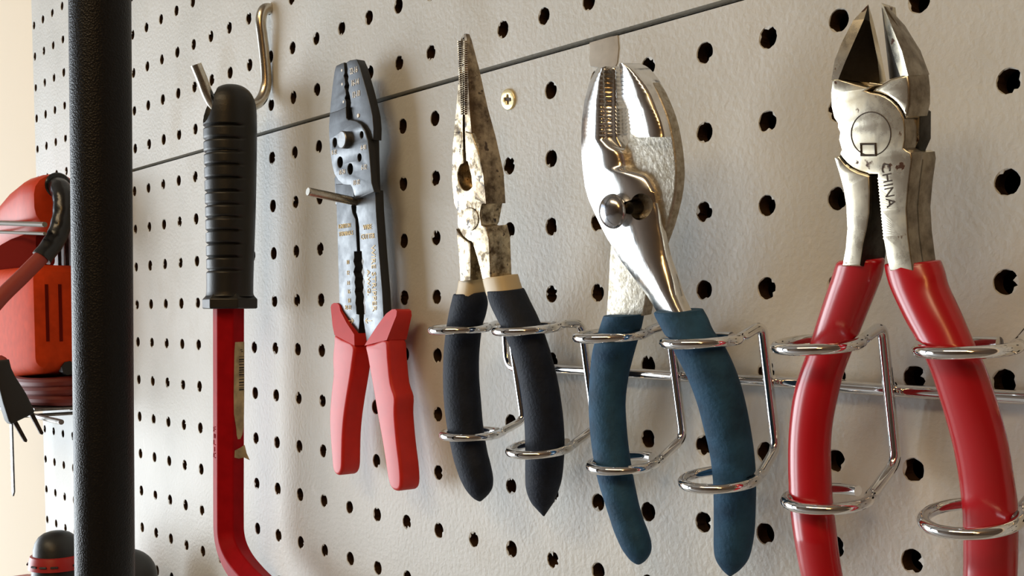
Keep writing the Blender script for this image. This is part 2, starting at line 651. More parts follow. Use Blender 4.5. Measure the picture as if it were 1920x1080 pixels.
def pegboard(name, label, xs, zs, x0, x1, z0, z1, loc):
    root = thing(name, label, 'pegboard', loc)
    mb = MB()
    N = 24
    sq = []
    for k in range(N):
        a = 2 * math.pi * k / N
        c, s = math.cos(a), math.sin(a)
        q = max(abs(c), abs(s))
        sq.append((c / q, s / q))
    for cx, xa, xb in cells(xs, x0, x1):
        for cz, za, zb in cells(zs, z0, z1):
            r0 = random.uniform(0.122, 0.132)
            rag = random.random()
            rim, wall_, back = [], [], []
            notch = [(random.uniform(0, 2 * math.pi), random.uniform(0.015, 0.065), random.uniform(0.16, 0.5)) for _ in range(random.choice((1, 2, 3, 4)))]
            for k in range(N):
                a = 2 * math.pi * k / N
                r = r0 + random.uniform(-0.007, 0.007)
                for na, nr, nw in notch:
                    dd = abs((a - na + math.pi) % (2 * math.pi) - math.pi)
                    if dd < nw:
                        r -= nr * (1 - dd / nw) * random.uniform(0.5, 1.1)
                c, s = math.cos(a), math.sin(a)
                rim.append(Vector((cx + c * (r0 + 0.008), 0, cz + s * (r0 + 0.008))))
                wall_.append(Vector((cx + c * r, 0.012, cz + s * r)))
                back.append(Vector((cx + c * (r0 + 0.004), TH, cz + s * (r0 + 0.004))))
            per = []
            for k in range(N):
                u, v = sq[k]
                x = cx + (u * (xb - cx) if u > 0 else -u * (xa - cx))
                z = cz + (v * (zb - cz) if v > 0 else -v * (za - cz))
                per.append(Vector((x, 0, z)))
            perb = [p + Vector((0, TH, 0)) for p in per]
            ring = [per, rim, wall_, back, perb]
            vs = [p for l in ring for p in l]
            for i in range(4):
                fs = [(i * N + k, i * N + (k + 1) % N, (i + 1) * N + (k + 1) % N, (i + 1) * N + k) for k in range(N)]
                mb.add(vs if i == 0 else [], [], 0)
                b = len(mb.v) - len(vs)
                mb.f += [tuple(j + b for j in f) for f in fs]
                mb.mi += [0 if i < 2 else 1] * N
    # board edges
    P = lambda x, y, z: (x, y, z)
    for (a, b) in (((x0, z0), (x1, z0)), ((x1, z0), (x1, z1)), ((x1, z1), (x0, z1)), ((x0, z1), (x0, z0))):
        mb.add([(a[0], 0, a[1]), (b[0], 0, b[1]), (b[0], TH, b[1]), (a[0], TH, a[1])], [(0, 1, 2, 3)], 0)
    mb.build('panel', [BOARD, CORE], root, False, fix=False)
    bk = MB(); bk.box((x0 + 0.3, 0.62, z0 + 0.1), (x1 - 0.3, 0.68, z1 - 0.1))  # added dark sheet that makes the holes read black
    bk.build('shade_sheet', HOLESHADE, root, False)
    return root


lx = [0.955 * c if c < 0 else 1.0 * c for c in range(-9, 36)]
lowp = pegboard('pegboard', 'grey painted pegboard panel below the seam that the pliers rack hangs on', lx, [float(-r) for r in range(16, -4, -1)],
                -8.77, 35.5, -16.5, 3.52, (0, 0, -16.5))
ux = [0.13 + (0.965 * c if c < 0 else 0.9835 * c) for c in range(-9, 36)]
upp = pegboard('pegboard', 'grey painted pegboard panel above the seam with the bent steel hook in it', ux, [4.11 + 0.99 * r for r in range(0, 14)],
               -8.77, 35.0, 3.60, 17.6, (0, 0, 3.6))
# bare rectangle where the paint has been pulled off under the seam
bp = Plane(0.012)
slab('bare_patch', [[(1105, 80), (1122, 75), (1143, 69), (1158, 66), (1160, 90), (1157, 118), (1150, 132), (1132, 128), (1107, 124), (1104, 110), (1106, 92)]],
     bp, 0.0, 0.016, simple('bare board face', (0.40, 0.37, 0.32), 0.8, var=0.15), lowp, 0.004)

# screw
sp = Plane(0.03)
scr = thing('screw', 'brass coloured cross-head screw driven into the board left of the blue-handled pliers', 'screw', at(951, 184, 0))
cx_, cy_ = 951.5, 186
cross = [(-1.6, -9), (1.6, -9), (2.2, -3), (8, -2.5), (8, 2.5), (2.2, 3), (1.6, 9), (-1.6, 9), (-2.2, 3), (-8, 2.5), (-8, -2.5), (-2.2, -3)]
slab('head', [ell(cx_, cy_, 13, 20), [(cx_ + x * 0.8, cy_ + y) for x, y in cross]], sp, 0, 0.05, SCREWB, scr, 0.015)
mb = MB(); c0 = at(cx_, cy_, 0)
mb.lathe([(0.0, -0.012), (0.09, -0.012), (0.06, 0.1), (0.05, 0.6), (0, 0.7)], c0, (0, 1, 0), 16)
mb.build('shank', GROOVE, scr)

# ------------------------------------------------------------------ black post
q0, q1 = at(187, -60, 6.0), at(197.5, 1150, 6.0)
dirv = (q1 - q0).normalized()
b0, b1 = q0 - dirv * ((50 - q0.z) / abs(dirv.z)), q0 + dirv * ((q0.z + 48) / abs(dirv.z))
mb = MB()
pr = 54.5 * depth_of(at(190, 540, 6.0)) / F
NP = 40
post_pts = [b0.lerp(b1, i / 30) for i in range(31)]
mb.tube(post_pts, pr, NP)
post = mb.build('post', POST, None, True, 60)
tag(post, 'round black post with a rough coating standing in front of the pegboard', 'post')

# ------------------------------------------------------------------ steel hook and pry bar
HX = at(507, 14, 0).x


def hk(px, py):
    return at_x(px, py, HX)


hook = thing('peg_hook', 'bent steel pegboard hook that holds the red pry bar by its black handle', 'hook', (HX, 0, at(507, 14, 0).z))
p_in = at(507, 16, 0)
pts = [p_in + Vector((0, 0.35, 0.02)), p_in + Vector((0, 0.0, 0.0)), hk(494, 20), hk(489, 42), hk(492, 70), hk(495.5, 100), hk(499, 142), hk(497.5, 168), hk(487, 190), hk(466, 201), hk(440, 207), hk(418, 206), hk(402, 197), hk(390, 178), hk(379, 149), hk(367.5, 121)]
sm = smooth_path([tuple(p) for p in pts], 6)
mb = MB(); mb.tube(sm, 10.2 * depth_of(hk(480, 100)) / F, 16)
tag(mb.build('hook_wire', ZINC, hook))

PP = Plane(0.95)
pry = thing('pry_bar', 'red hexagonal pry bar with a ribbed black rubber handle hanging from the steel hook', 'pry bar', PP.at(430, 200))
# rubber handle: round section with a hang hole, ribs moulded into its front
hrows = [(158.5, 430, 440), (160, 420, 449), (164, 410, 459), (172, 399, 469), (186, 389, 477), (205, 383, 481), (232, 381, 482), (300, 382.5, 481.5), (400, 385, 479.5), (500, 387, 476), (548, 387, 475), (556, 385, 477)]
R = smooth_path(hrows, 2)
dense = []
ys = [158.5 + i * 1.9 for i in range(int((556 - 158.5) / 1.9) + 1)] + [556]


def interp(rows, y):
    for a, b in zip(rows, rows[1:]):
        if a[0] <= y <= b[0]:
            t = (y - a[0]) / max(1e-6, b[0] - a[0])
            return a[1] + (b[1] - a[1]) * t, a[2] + (b[2] - a[2]) * t
    return rows[-1][1:]


ribs = [240 + 24.3 * i for i in range(12)]
loops = []
NH = 48
view = Vector((-RGT.y, RGT.x, 0)).normalized()
for y in ys:
    xl, xr = interp(R, y)
    c = PP.at((xl + xr) / 2, y)
    hw = (xr - xl) / 2 * depth_of(c) / F
    gr = max(0, 1 - min(abs(y - r) for r in ribs) / 3.4)
    loop = []
    for j in range(NH):
        a = 2 * math.pi * j / NH
        ca, sa = math.cos(a), math.sin(a)
        # a rounded-square section turned 10 degrees
        aa = a - math.radians(-8)
        sq_ = 1 / (abs(math.cos(aa)) ** 3.4 + abs(math.sin(aa)) ** 3.4) ** (1 / 3.4)
        rr = hw * (0.86 + 0.14 * sq_) * 0.97
        # the ribs run across the face turned to the room, not across the wall side
        front = ca * (0.1) + (-sa) * 0.995
        if gr and front > -0.05:
            rr -= gr * 0.06 * min(1, (front + 0.05) / 0.25)
        loop.append(c + Vector((ca, sa, 0)) * rr)
    loops.append(loop)
mb = MB(); mb.loft(loops)
hmesh = mb.mesh('handle')
# hang hole bored front to back along the hook
hc = hk(440, 200)
cut = MB(); cut.tube([Vector((HX, -2.2, hc.z + 0.02)), Vector((HX, -0.1, hc.z + 0.02))], 0.2, 24)
cut2 = MB()
cut2.lathe([(0.0, -0.40)] + [(0.31 * math.cos(a), 0.42 * math.sin(a)) for a in [math.radians(-80 + i * 20) for i in range(9)]] + [(0, 0.40)], hk(397, 193) + Vector((-0.05, -0.06, 0.0)), (0.05, 0.2, 1), 24)


def carve(me, cutters):
    """Cut closed shapes out of a mesh and return the result."""
    o_ = bpy.data.objects.new('body', me); C.objects.link(o_)
    ts = []
    for c_ in cutters:
        t_ = bpy.data.objects.new('cutter', c_); C.objects.link(t_); ts.append(t_)
        m_ = o_.modifiers.new('cut', 'BOOLEAN'); m_.operation = 'DIFFERENCE'; m_.object = t_; m_.solver = 'EXACT'
    bpy.context.view_layer.update()
    out_ = bpy.data.meshes.new_from_object(o_.evaluated_get(bpy.context.evaluated_depsgraph_get()))
    for q_ in [o_] + ts:
        bpy.data.objects.remove(q_)
    return out_


link('handle', carve(hmesh, [cut.mesh('c'), cut2.mesh('c')]), RUBBER, pry, True, 50)
# flange at the foot of the handle, six-sided
def hexring(c, r, ang, n=6):
    return [c + Vector((math.cos(ang + k * 2 * math.pi / n), math.sin(ang + k * 2 * math.pi / n), 0)) * r for k in range(n)]
face = math.atan2(-0.62, 0.78)
hexa = face + math.pi / 6
mb = MB()
lo = []
for y, hwp in ((550, 43), (556, 47), (561, 52), (577, 52), (579, 50)):
    c = PP.at(431, y)
    lo.append(hexring(c, hwp * depth_of(c) / F, hexa))
mb.loft(lo)
mb.build('flange', RUBBER, pry, True, 30, bevel=0.025)
# hexagonal bar that bends away at the foot
cen = smooth_path([(428.5, 570), (428.5, 700), (428.5, 850), (428.5, 960), (430, 1005), (440, 1040), (461, 1073), (500, 1112), (560, 1150)], 6)
pts = [PP.at(x, y) for x, y in cen]
hr = 29.5 * depth_of(PP.at(429, 800)) / F
mb = MB()
sec = Vector((math.cos(hexa), math.sin(hexa), 0))
mb.tube(pts, hr, 6, sec=sec)
bar = mb.build('bar', PRYRED, pry, True, 20, bevel=0.022)
# paper label on the side away from the doorway
fn = Vector((math.cos(face + math.pi / 3), math.sin(face + math.pi / 3), 0))
ft = Vector((-fn.y, fn.x, 0))
ap = hr * math.cos(math.pi / 6)


def on_face(py, s, lift=0.004):
    return PP.at(428.5, py) + fn * (ap + lift) + ft * s


def patch(rows, name, m, parent, lift=0.004, th=0.004):
    """rows of (y, s0, s1) on the bar's label face."""
    mb = MB(); vs = []; fs = []
    for l in (lift, lift + th):
        for y, a, b in rows:
            vs += [on_face(y, a, l), on_face(y, b, l)]
    n = len(rows)
    for i in range(n - 1):
        o = 2 * i
        fs.append((o, o + 1, o + 3, o + 2)); q = o + 2 * n
        fs.append((q, q + 2, q + 3, q + 1))
        fs.append((o, o + 2, q + 2, q)); fs.append((o + 1, q + 1, q + 3, o + 3))
    fs.append((0, 2 * n, 2 * n + 1, 1)); e = 2 * n - 2
    fs.append((e, e + 1, e + 1 + 2 * n, e + 2 * n))
    mb.add(vs, fs)
    return mb.build(name, m, parent, False)


lab = patch([(641, -0.11, 0.155), (660, -0.13, 0.155), (700, -0.14, 0.155), (740, -0.15, 0.155), (775, -0.14, 0.15), (800, -0.08, 0.14), (815, -0.06, 0.10), (822, -0.03, 0.04)], 'paper_label', LABELM, pry)
tag(lab, 'torn beige barcode label')
mbars = MB()
y = 668
random.seed(3)
while y < 732:
    h = random.choice((1.2, 2.0, 2.8))
    a, b = 0.0, 0.145
    mbars.add([on_face(y, a, 0.0095), on_face(y, b, 0.0095), on_face(y + h, b, 0.0095), on_face(y + h, a, 0.0095)], [(0, 1, 2, 3)])
    y += h + random.choice((1.6, 2.4, 3.4))
for yy, a, b in ((655, 0.03, 0.1), (658.5, 0.06, 0.12)):
    mbars.add([on_face(yy, a, 0.0095), on_face(yy, b, 0.0095), on_face(yy + 1.6, b, 0.0095), on_face(yy + 1.6, a, 0.0095)], [(0, 1, 2, 3)])
mbars.build('barcode', INK, lab, False)
mb = MB()
tri = [on_face(842, -0.12, 0.006), on_face(838, 0.05, 0.01), on_face(834, 0.14, 0.03), on_face(850, 0.17, 0.06), on_face(863, 0.22, 0.10), on_face(857, 0.10, 0.05), on_face(858, -0.02, 0.02), on_face(855, -0.13, 0.006)]
mb.add(tri + [p + fn * 0.006 for p in tri], [tuple(range(8)), tuple(range(15, 7, -1))] + [(i, (i + 1) % 8, (i + 1) % 8 + 8, i + 8) for i in range(8)])
tag(mb.build('label_scrap', LABELM, pry, False), 'curled scrap of torn label')
# worn raised lettering on the narrow face towards the doorway (unreadable strokes)
f2 = Vector((math.cos(face - math.pi / 3), math.sin(face - math.pi / 3), 0)); t2 = Vector((-f2.y, f2.x, 0))
mb = MB()
for y0, strokes in ((799, [(0, 0, 9, 0), (0, 0, 0, 1), (4, 0, 4, 1)]), (812, [(0, .3, 8, .3), (0, .8, 8, .8)]), (824, [(0, 0, 8, 0), (8, 0, 8, 1)]), (836, [(0, .5, 9, .5)]), (848, [(0, 0, 8, 0), (0, 0, 0, 1), (8, 0, 8, 1)])):
    for a, s0, b, s1 in strokes:
        P0 = PP.at(428.5, y0 + a) + f2 * (ap + 0.006) + t2 * (-0.07 + 0.12 * s0)
        P1 = PP.at(428.5, y0 + b) + f2 * (ap + 0.006) + t2 * (-0.07 + 0.12 * s1)
        if (P1 - P0).length > 1e-4:
            mb.tube([P0, P1], 0.009, 6)
mb.build('raised_marks', PRYRED, pry)

# ------------------------------------------------------------------ peg and wire stripper
SP = Plane(0.55)
peg = thing('peg', 'straight steel peg sticking out of the board that carries the wire stripper', 'peg', SP.at(668, 378))
tip = at(577, 359, 1.5); base = at(676, 380, 0.45)
dv = (base - tip).normalized()
mb = MB(); rp = 8.2 * depth_of(tip) / F
mb.tube([tip, tip + dv * 0.02] + fillet([tip + dv * 0.03, base, at(686, 381, 0.36), Vector((12.0, -0.22, 1.98)), Vector((12.0, 0.4, 2.0))], 0.12, 5), [rp * 0.9] + [rp] * 24, 18)
tag(mb.build('peg_rod', ZINC, peg, True, 30))

st = thing('wire_stripper', 'black steel wire stripper and crimper with red vinyl grips hanging on the steel peg', 'wire stripper', SP.at(660, 300))
JF, JT = 0.0, 0.17
leftjaw = [(629, 126), (630.5, 123), (639, 119), (644.7, 117), (645.6, 126), (646.6, 137), (644.5, 142), (646.6, 148), (647.7, 158), (645.6, 163), (648, 169), (649, 178), (646.5, 184), (649, 190), (649, 220), (649, 236), (617, 236), (618, 214), (620, 191), (622.7, 165), (626.6, 135)]
disc = [(618, 212), (634, 207), (648.5, 200), (649.3, 221), (653, 224.5), (656, 224), (667, 226), (677, 233), (684.5, 245), (690, 264), (692.6, 287), (695, 316), (697, 343), (702, 360), (683, 367), (666, 373), (660, 352), (657, 347), (650, 347), (643, 346), (634, 338.5), (626.7, 327), (622, 309), (619, 287), (617, 262), (616.3, 238)]
holes = [ell(627.7, 267, 3.6, 8.8, 18), ell(637.6, 304, 4.8, 10.2, 18), ell(656.6, 316.5, 4.8, 10.2, 18), ell(674, 295, 3.4, 7.2, 18), ell(678, 252.5, 3.0, 6.4, 18)]
rlow = [(664, 365), (668, 388), (667.5, 398), (671, 410), (673, 425), (674.5, 463), (675, 471), (678, 471.5), (678.5, 483), (681.7, 490), (679.5, 500), (682.7, 511), (680, 520), (683.7, 528), (681.2, 538), (684.2, 547), (682, 554), (684.6, 562), (683, 568), (685, 575), (684.6, 588), (682, 589), (681.5, 601), (684, 618), (690, 660), (740, 660), (719.5, 597), (717, 548), (711, 476), (705, 394), (703.5, 356)]
A = join([slab_mesh('a', [leftjaw], SP, JF, JT, 0.012), slab_mesh('b', [disc] + holes, SP, -0.075, 0.13, 0.016), slab_mesh('c', [rlow], SP, JF, JT, 0.012)], 'front_blade')
link('blade', side_mat(A, 1), [BLACKST, BLACKPL], st, True, 40)  # faces turned right take the black material
rightjaw = [(649.5, 116.6), (655.7, 113), (667.4, 111), (668.7, 111.7), (674.5, 124.6), (680, 144), (686, 165), (692, 188), (696, 205), (698.5, 217), (700.5, 240), (700, 262), (660, 262), (661, 224), (661, 216), (657, 203), (657.7, 193), (655.7, 180), (653, 170), (654.5, 160), (652, 152), (653, 144), (651, 137), (651.5, 130)]
llow = [(629, 345), (632.5, 440), (634, 500), (636, 573), (638, 620), (668, 650), (671.4, 633), (674.5, 601), (673.8, 589.4), (668.5, 588), (668, 575), (666.6, 568), (667.8, 556), (665.4, 547), (667, 539), (665, 529), (666.6, 520), (663, 510), (666, 500), (663, 490), (664.5, 483), (664, 472), (669.7, 471.5), (668, 440), (666.6, 411), (661, 399), (659, 387), (664, 372), (662, 345)]
# middle plate that carries the right jaw behind the disc down to the left blade
mid = [(657, 225), (699, 225), (700, 300), (702, 358), (668, 372), (660, 385), (629, 384), (627, 335), (640, 300), (650, 260)]
B = join([slab_mesh('a', [rightjaw], SP, JF, JT, 0.012), slab_mesh('b', [mid], SP, 0.06, 0.13, 0.01), slab_mesh('c', [llow], SP, JF, JT, 0.012)], 'back_blade')
link('blade', side_mat(B, 1), [BLACKST, BLACKPL], st, True, 40)
mb = MB(); c = SP.at(650.5, 263, -0.075)
mb.lathe([(0.0, 0.02), (0.155, 0.02), (0.155, -0.10), (0.14, -0.115), (0, -0.115)], c, (0, 1, 0), 36)
link('pivot_rivet', mb.mesh('pivot_rivet'), RIVET, st, True, 30)
# grips
lg = [(619.7, 575), (622, 570), (626, 568), (635, 570), (637, 582), (650, 606), (663, 626), (665, 648), (661, 680), (656, 715), (651, 745), (646, 780), (643, 815), (642, 850), (641, 878), (636, 890), (629, 890), (623.5, 880), (621, 858), (617.5, 807), (617, 775), (620, 735), (623.5, 703), (622.5, 672), (625.5, 640), (624, 611)]
rg = [(683.6, 647), (688, 640), (707, 611), (724, 588), (735, 580), (740, 579), (741, 588), (735, 610), (726, 637), (728, 670), (733, 718), (741, 745), (740.5, 777), (745, 830), (750, 870), (752, 900), (750, 916), (743, 921), (733, 916), (726, 896), (717.6, 841), (707, 781), (698.5, 730), (688, 670)]
lbody = [(627, 627), (640, 634), (663, 647), (661, 680), (656, 715), (651, 745), (646, 780), (643, 815), (642, 850), (641, 878), (636, 890), (629, 890), (623.5, 880), (621, 858), (617.5, 807), (617, 775), (620, 735), (623.5, 703), (622.5, 672), (625, 645)]
rbody = [(684.5, 648), (700, 643), (724, 636.5), (728, 670), (733, 718), (741, 745), (740.5, 777), (745, 830), (750, 870), (752, 900), (750, 916), (743, 921), (733, 916), (726, 896), (717.6, 841), (707, 781), (698.5, 730), (688, 670)]
lflare = [(620, 576), (621.5, 571), (626, 568), (632, 568.5), (636, 572), (638, 583), (650, 606), (664, 627), (664.5, 648), (627, 628), (623.5, 611)]
rflare = [(683.6, 648), (688, 640), (707, 611), (724, 588), (735, 580), (741, 579.5), (744, 583), (743, 592), (735, 612), (725, 637.5)]


def flare_mesh(poly, a, b, rise):
    """The guard above the crease a-b leans back as it leaves it."""
    n_ = Vector((-(b[1] - a[1]), b[0] - a[0])).normalized()
    if n_.y > 0: n_ = -n_
    fr = []
    for x, y in poly:
        k = max(0.0, (Vector((x, y)) - Vector(a)).dot(n_))
        fr.append(SP.at(x, y, -0.15 + rise * k / 70))
    bk_ = [p + SP.nw * (0.25 - (p.y + 0.55)) for p in fr]
    m_ = MB(); m_.loft([fr, bk_])
    return m_.mesh('flare')


for body, fl, a, b in ((lbody, lflare, (627, 628), (663, 647)), (rbody, rflare, (684, 648), (725, 637))):
    m1 = slab_mesh('body', [smooth_path(body, 3, True)], SP, -0.15, 0.40, 0.06, 4)
    o_ = link('grip', join([m1, flare_mesh(fl, a, b, 0.16)], 'grip'), STRIPRED, st, True, 50)
# printing
for t, x, y in (('22-16', 663, 132.5), ('16-14', 665.5, 155), ('12-10', 667.5, 177)):
    lettering('size_print', t, x, y, SP, JF - 0.004, 0.155, WHITEP, st, 0.0, 0.75)
DZ = -0.079
for t, x, y in (('4-40', 681, 277), ('6-32', 682.5, 314), ('10-32', 668, 342.5), ('10-24', 641, 323), ('8-32', 626.5, 286)):
    lettering('size_print', t, x, y, SP, DZ, 0.125, WHITEP, st, 0.0, 0.8)
for t, x, y, s in (('IGNITION', 646, 424, .115), ('TERMINALS', 648.5, 438, .115)):
    lettering('use_print', t, x, y, SP, JF - 0.004, s, GOLD, st, 0, 0.85)
for t, x, y, s in (('WIRE', 689, 426, .13), ('CUTTER', 689.5, 443.5, .13)):
    lettering('use_print', t, x, y, SP, JF - 0.004, s, GOLD, st, 0, 0.95)
lettering('name_print', 'WIRE STRIPPER', 700.5, 522, SP, JF - 0.004, 0.185, GOLD, st, -math.pi / 2 + 0.02, 0.93)
lettering('name_print', 'A.W.G.', 691, 530, SP, JF - 0.004, 0.14, GOLD, st, -math.pi / 2 + 0.02, 1.05)
for t, x, y in (('10', 652, 492), ('12', 652.5, 512), ('14', 653, 531), ('16', 654, 547), ('18', 654.5, 564), ('20-22', 652.5, 577)):
    lettering('gauge_print', t, x, y, SP, JF - 0.004, 0.11, GOLD, st, 0, 0.9)
for x, sgn in ((657, 1), (691, -1)):
    mb = MB()
    a, b = SP.uv(x, 601.5, JF - 0.004)
    def V2(u, v): return SP.p0 + SP.u * (a + u * sgn) + SP.v * (b + v) + SP.nw * (JF - 0.006)
    for pl_ in ([(-.11, .008), (.1, .008), (.1, -.008), (-.11, -.008)], [(.12, 0), (.04, .055), (.03, .04), (.09, 0)], [(.12, 0), (.09, 0), (.03, -.04), (.04, -.055)]):
        n0 = [V2(*q) for q in pl_]
        mb.add(n0, [(0, 1, 2, 3)])
    mb.build('arrow_print', GOLD, st, False)
for x, y in ((641, 132), (641.5, 158), (644, 191)):
    mb = MB(); mb.lathe([(0.0, 0.003), (0.025, 0.003), (0.025, -0.004), (0, -0.006)], SP.at(x, y, JF), (0, 1, 0), 12)
    mb.build('colour_dot', WHITEP, st)
mb = MB(); mb.lathe([(0.0, 0.003), (0.04, 0.003), (0.035, -0.012), (0, -0.016)], SP.at(672, 217, JF), (0, 1, 0), 12)
mb.build('spring_boss', WHITEP, st)

# ------------------------------------------------------------------ needle-nose pliers
NP_ = Plane(1.1, 0.12, -0.58)


def sway(y0, y1, y2, a, b):
    """The handles twist a little where they press on the rings: depth offset along the grip."""
    def f(y):
        if y <= y0: return 0.0
        if y <= y1: return a * (y - y0) / (y1 - y0)
        return a + (b - a) * min(1.25, (y - y1) / (y2 - y1))
    return f

nn = thing('needle_nose_pliers', 'tarnished needle-nose pliers with charcoal navy foam grips in the leftmost rings of the wire rack', 'pliers', NP_.at(880, 760))
FT = -0.2


def loft_px(rows, pl, off_scale=1.0):
    return [[pl.at(x, y, o) for x, y, o in r] for r in rows]


# right jaw: half-round taper
rj = []
for I, Fp, S, th in (((870.8, 66), (873, 63), (880, 64), 0.10), ((870.5, 74), (875, 72), (884, 74), 0.12), ((871.3, 127), (877, 127), (898, 127), 0.2), ((871.5, 200), (880, 203), (915, 204), 0.3),
                     ((872, 245), (884, 250), (929, 255), 0.36), ((873, 285), (896, 283), (936.5, 288), 0.39), ((884, 330), (906, 329), (944, 322), 0.4), ((888, 372), (911, 382), (948, 381), 0.4)):
    f = FT + (0.4 - th) * 0.4
    mid_ = ((Fp[0] * 0.55 + S[0] * 0.45), (Fp[1] + S[1]) / 2)
    rj.append([(I[0], I[1], f), (Fp[0], Fp[1], f), (mid_[0], mid_[1], f + th * 0.34), (S[0], S[1], f + th * 0.9), (I[0] + th * 100, I[1], f + th)])
mb = MB(); mb.loft(loft_px(rj, NP_))
jawR = mb.mesh('j')
lj = []
for xo, xi, y, th in ((855, 857.5, 73, 0.12), (854.3, 858.5, 90, 0.14), (853, 861.5, 160, 0.26), (852, 864, 205, 0.32), (850.8, 866.5, 245, 0.38), (848.5, 868, 280, 0.4)):
    f = FT + (0.4 - th) * 0.4
    lj.append([(xo, y, f), (xi, y, f), (xi, y, f + th), (xo - 3, y, f + th)])
mb = MB(); mb.loft([[NP_.at(x, y, FT) + NP_.nw * (o - FT) for x, y, o in r] for r in lj])
jawL = mb.mesh('j')
# teeth on both gripping faces
mbt = MB()
for k in range(34):
    y = 78 + k * 4.1
    t = k / 34
    for x, sg in ((857.5 + 6 * t, 1), (870.5 + 0.8 * t, -1)):
        c0 = NP_.at(x, y, FT + 0.06 * (1 - t) + 0.01); 
        w = 0.10 + 0.25 * t
        a = NP_.u * (0.028 * sg)
        v = NP_.v * 0.012
        P = [c0 + v, c0 - v, c0 + a, c0 + v + NP_.nw * w, c0 - v + NP_.nw * w, c0 + a + NP_.nw * w]
        mbt.add(P, [(0, 1, 2), (3, 5, 4), (0, 2, 5, 3), (1, 4, 5, 2), (0, 3, 4, 1)])
teeth = mbt.mesh('t')
hole = ell(874, 330, 15.5, 27, 28)
bodyA = [(850.5, 247), (864, 247), (868, 290), (871.5, 303), (873, 303), (873, 260), (884, 252), (896, 284), (906, 330), (911, 382), (900, 388), (898, 402), (901, 424), (911, 425), (917, 449), (920, 524), (904, 524), (895.6, 488), (886, 456), (883, 453), (878, 451), (868, 443), (862, 432), (858, 425), (857, 396), (851, 382), (846.7, 338), (847.5, 295)]
# the round opening is a keyhole with the slot between the jaws
body_full = [(850.5, 247), (865.5, 247), (868.5, 285), (869.5, 304)] + [(874 + 15.5 * math.sin(-a), 330 - 27 * math.cos(a)) for a in [math.radians(14 + i * 332 / 26) for i in range(27)]] + [(873.5, 302), (872, 262), (872, 246), (884, 250), (896, 283), (906, 329), (911, 381), (903, 384), (900, 402), (903, 422), (911, 425), (917, 449), (920, 524), (904, 524), (900, 505), (895.6, 488), (886, 456), (883, 453), (878, 451), (868, 443), (862, 432), (858, 425), (857, 396), (851, 382), (846.7, 338), (847.5, 295)]
nA = slab_mesh('a', [body_full], NP_, FT, 0.24, 0.014)
lsh = [(854.6, 429), (860, 436), (868, 446), (878, 453.5), (882, 456), (882.8, 490), (882.6, 526), (862.8, 528), (859.5, 473)]
nB = slab_mesh('b', [lsh], NP_, FT, 0.38, 0.014)
nC = slab_mesh('c', [[(903, 426), (911, 425), (917, 449), (920, 524), (904, 524), (895.6, 488), (890, 466)]], NP_, FT + 0.1, 0.28, 0.01, 2, FT)
nD = slab_mesh('d', [[(852, 300), (905, 330), (903, 380), (896, 420), (880, 448), (858, 440), (852, 400)]], NP_, FT + 0.2, 0.18, 0.01, 2, FT)
piv = slab_mesh('e', [ell(880, 411, 17, 22, 30)], NP_, FT - 0.012, 0.03, 0.01)
link('jaw', jawL, NNSTEEL, nn, True, 35)
tag(link('jaw', jawR, NNJAW, nn, True, 35), 'brown tapering jaw half')
link('jaw_teeth', teeth, NNJAW, nn, False)
link('joint_body', join([nA, nB, nC, nD], 'joint_body'), NNSTEEL, nn, True, 35)
link('pivot', piv, NNSTEEL, nn, True, 35)
grip('collar', [(524, 860, 911), (528, 859, 911), (540, 857, 911), (553, 853, 911), (556, 853, 910)], NP_, 0, CREAM, nn, 0.9, 3.0)
grip('collar', [(517, 905, 971), (521, 904.5, 972.5), (533, 907, 976), (548, 911, 981), (551, 912, 982)], NP_, 0, CREAM, nn, 0.8, 3.0)
grip('grip', [(549, 851, 909), (551, 849, 910.5), (562, 846, 914), (574, 843, 915), (594, 839, 911), (616, 835.6, 904.5), (662, 831, 899.4), (708, 830, 899), (755, 832, 902.5), (801, 838, 906.5), (847, 847, 914), (870, 853, 919.8), (893, 861, 924.5), (906, 867, 925), (916, 872.5, 923), (926, 880, 917), (934, 888, 909), (939, 896, 903), (940, 899, 901)], NP_, sway(552, 616, 815, 0.06, -0.075), NAVY, nn, 0.76)
grip('grip', [(543, 914, 980), (546, 912, 984), (569, 919, 995), (593, 930.5, 1007), (620, 944, 1018), (662, 960.5, 1032), (708, 972, 1044), (755, 980, 1052), (801, 983.7, 1057), (847, 984.8, 1057.8), (893, 984.8, 1054), (917, 986.5, 1048), (940, 995, 1039), (954, 1006, 1030), (963, 1014, 1024), (967.5, 1018, 1021)], NP_, sway(552, 616, 830, -0.06, 0.05), NAVY, nn, 0.76)

# ------------------------------------------------------------------ slip-joint pliers
JP = Plane(1.1, 0.12, -0.58)
sj = thing('slip_joint_pliers', 'polished slip-joint pliers with blue foam grips in the middle rings of the wire rack', 'pliers', JP.at(1240, 800))
F0 = -0.165
slot = [(1165, 380)] + [(1197 + 17 * math.cos(a), 388 + 25 * math.sin(a)) for a in [math.radians(-150 + i * 300 / 20) for i in range(21)]] + [(1165, 402)]
AL = [(1137, 124), (1122, 126), (1113, 138), (1105, 155), (1096, 188), (1091, 225), (1089.5, 265), (1091, 305), (1097, 350), (1104, 375), (1115, 400), (1127, 425), (1140, 450), (1165, 490), (1195, 530), (1215, 557), (1236, 592)]
AR = [(1137.2, 124)] + zig((1137, 128), (1139.5, 196), 8, 1.6, -1) + zig((1139.5, 200), (1141, 255), 8, 2.4, -1) + smooth_path([(1142, 260), (1153, 270), (1165, 282), (1170, 298), (1172, 306), (1176, 314), (1187, 319), (1198, 322.5), (1206, 327), (1213, 334), (1220, 346), (1226, 360), (1230, 380), (1234, 398), (1237, 420), (1243, 448), (1250, 480), (1262, 515), (1275, 555), (1293, 592)], 3)


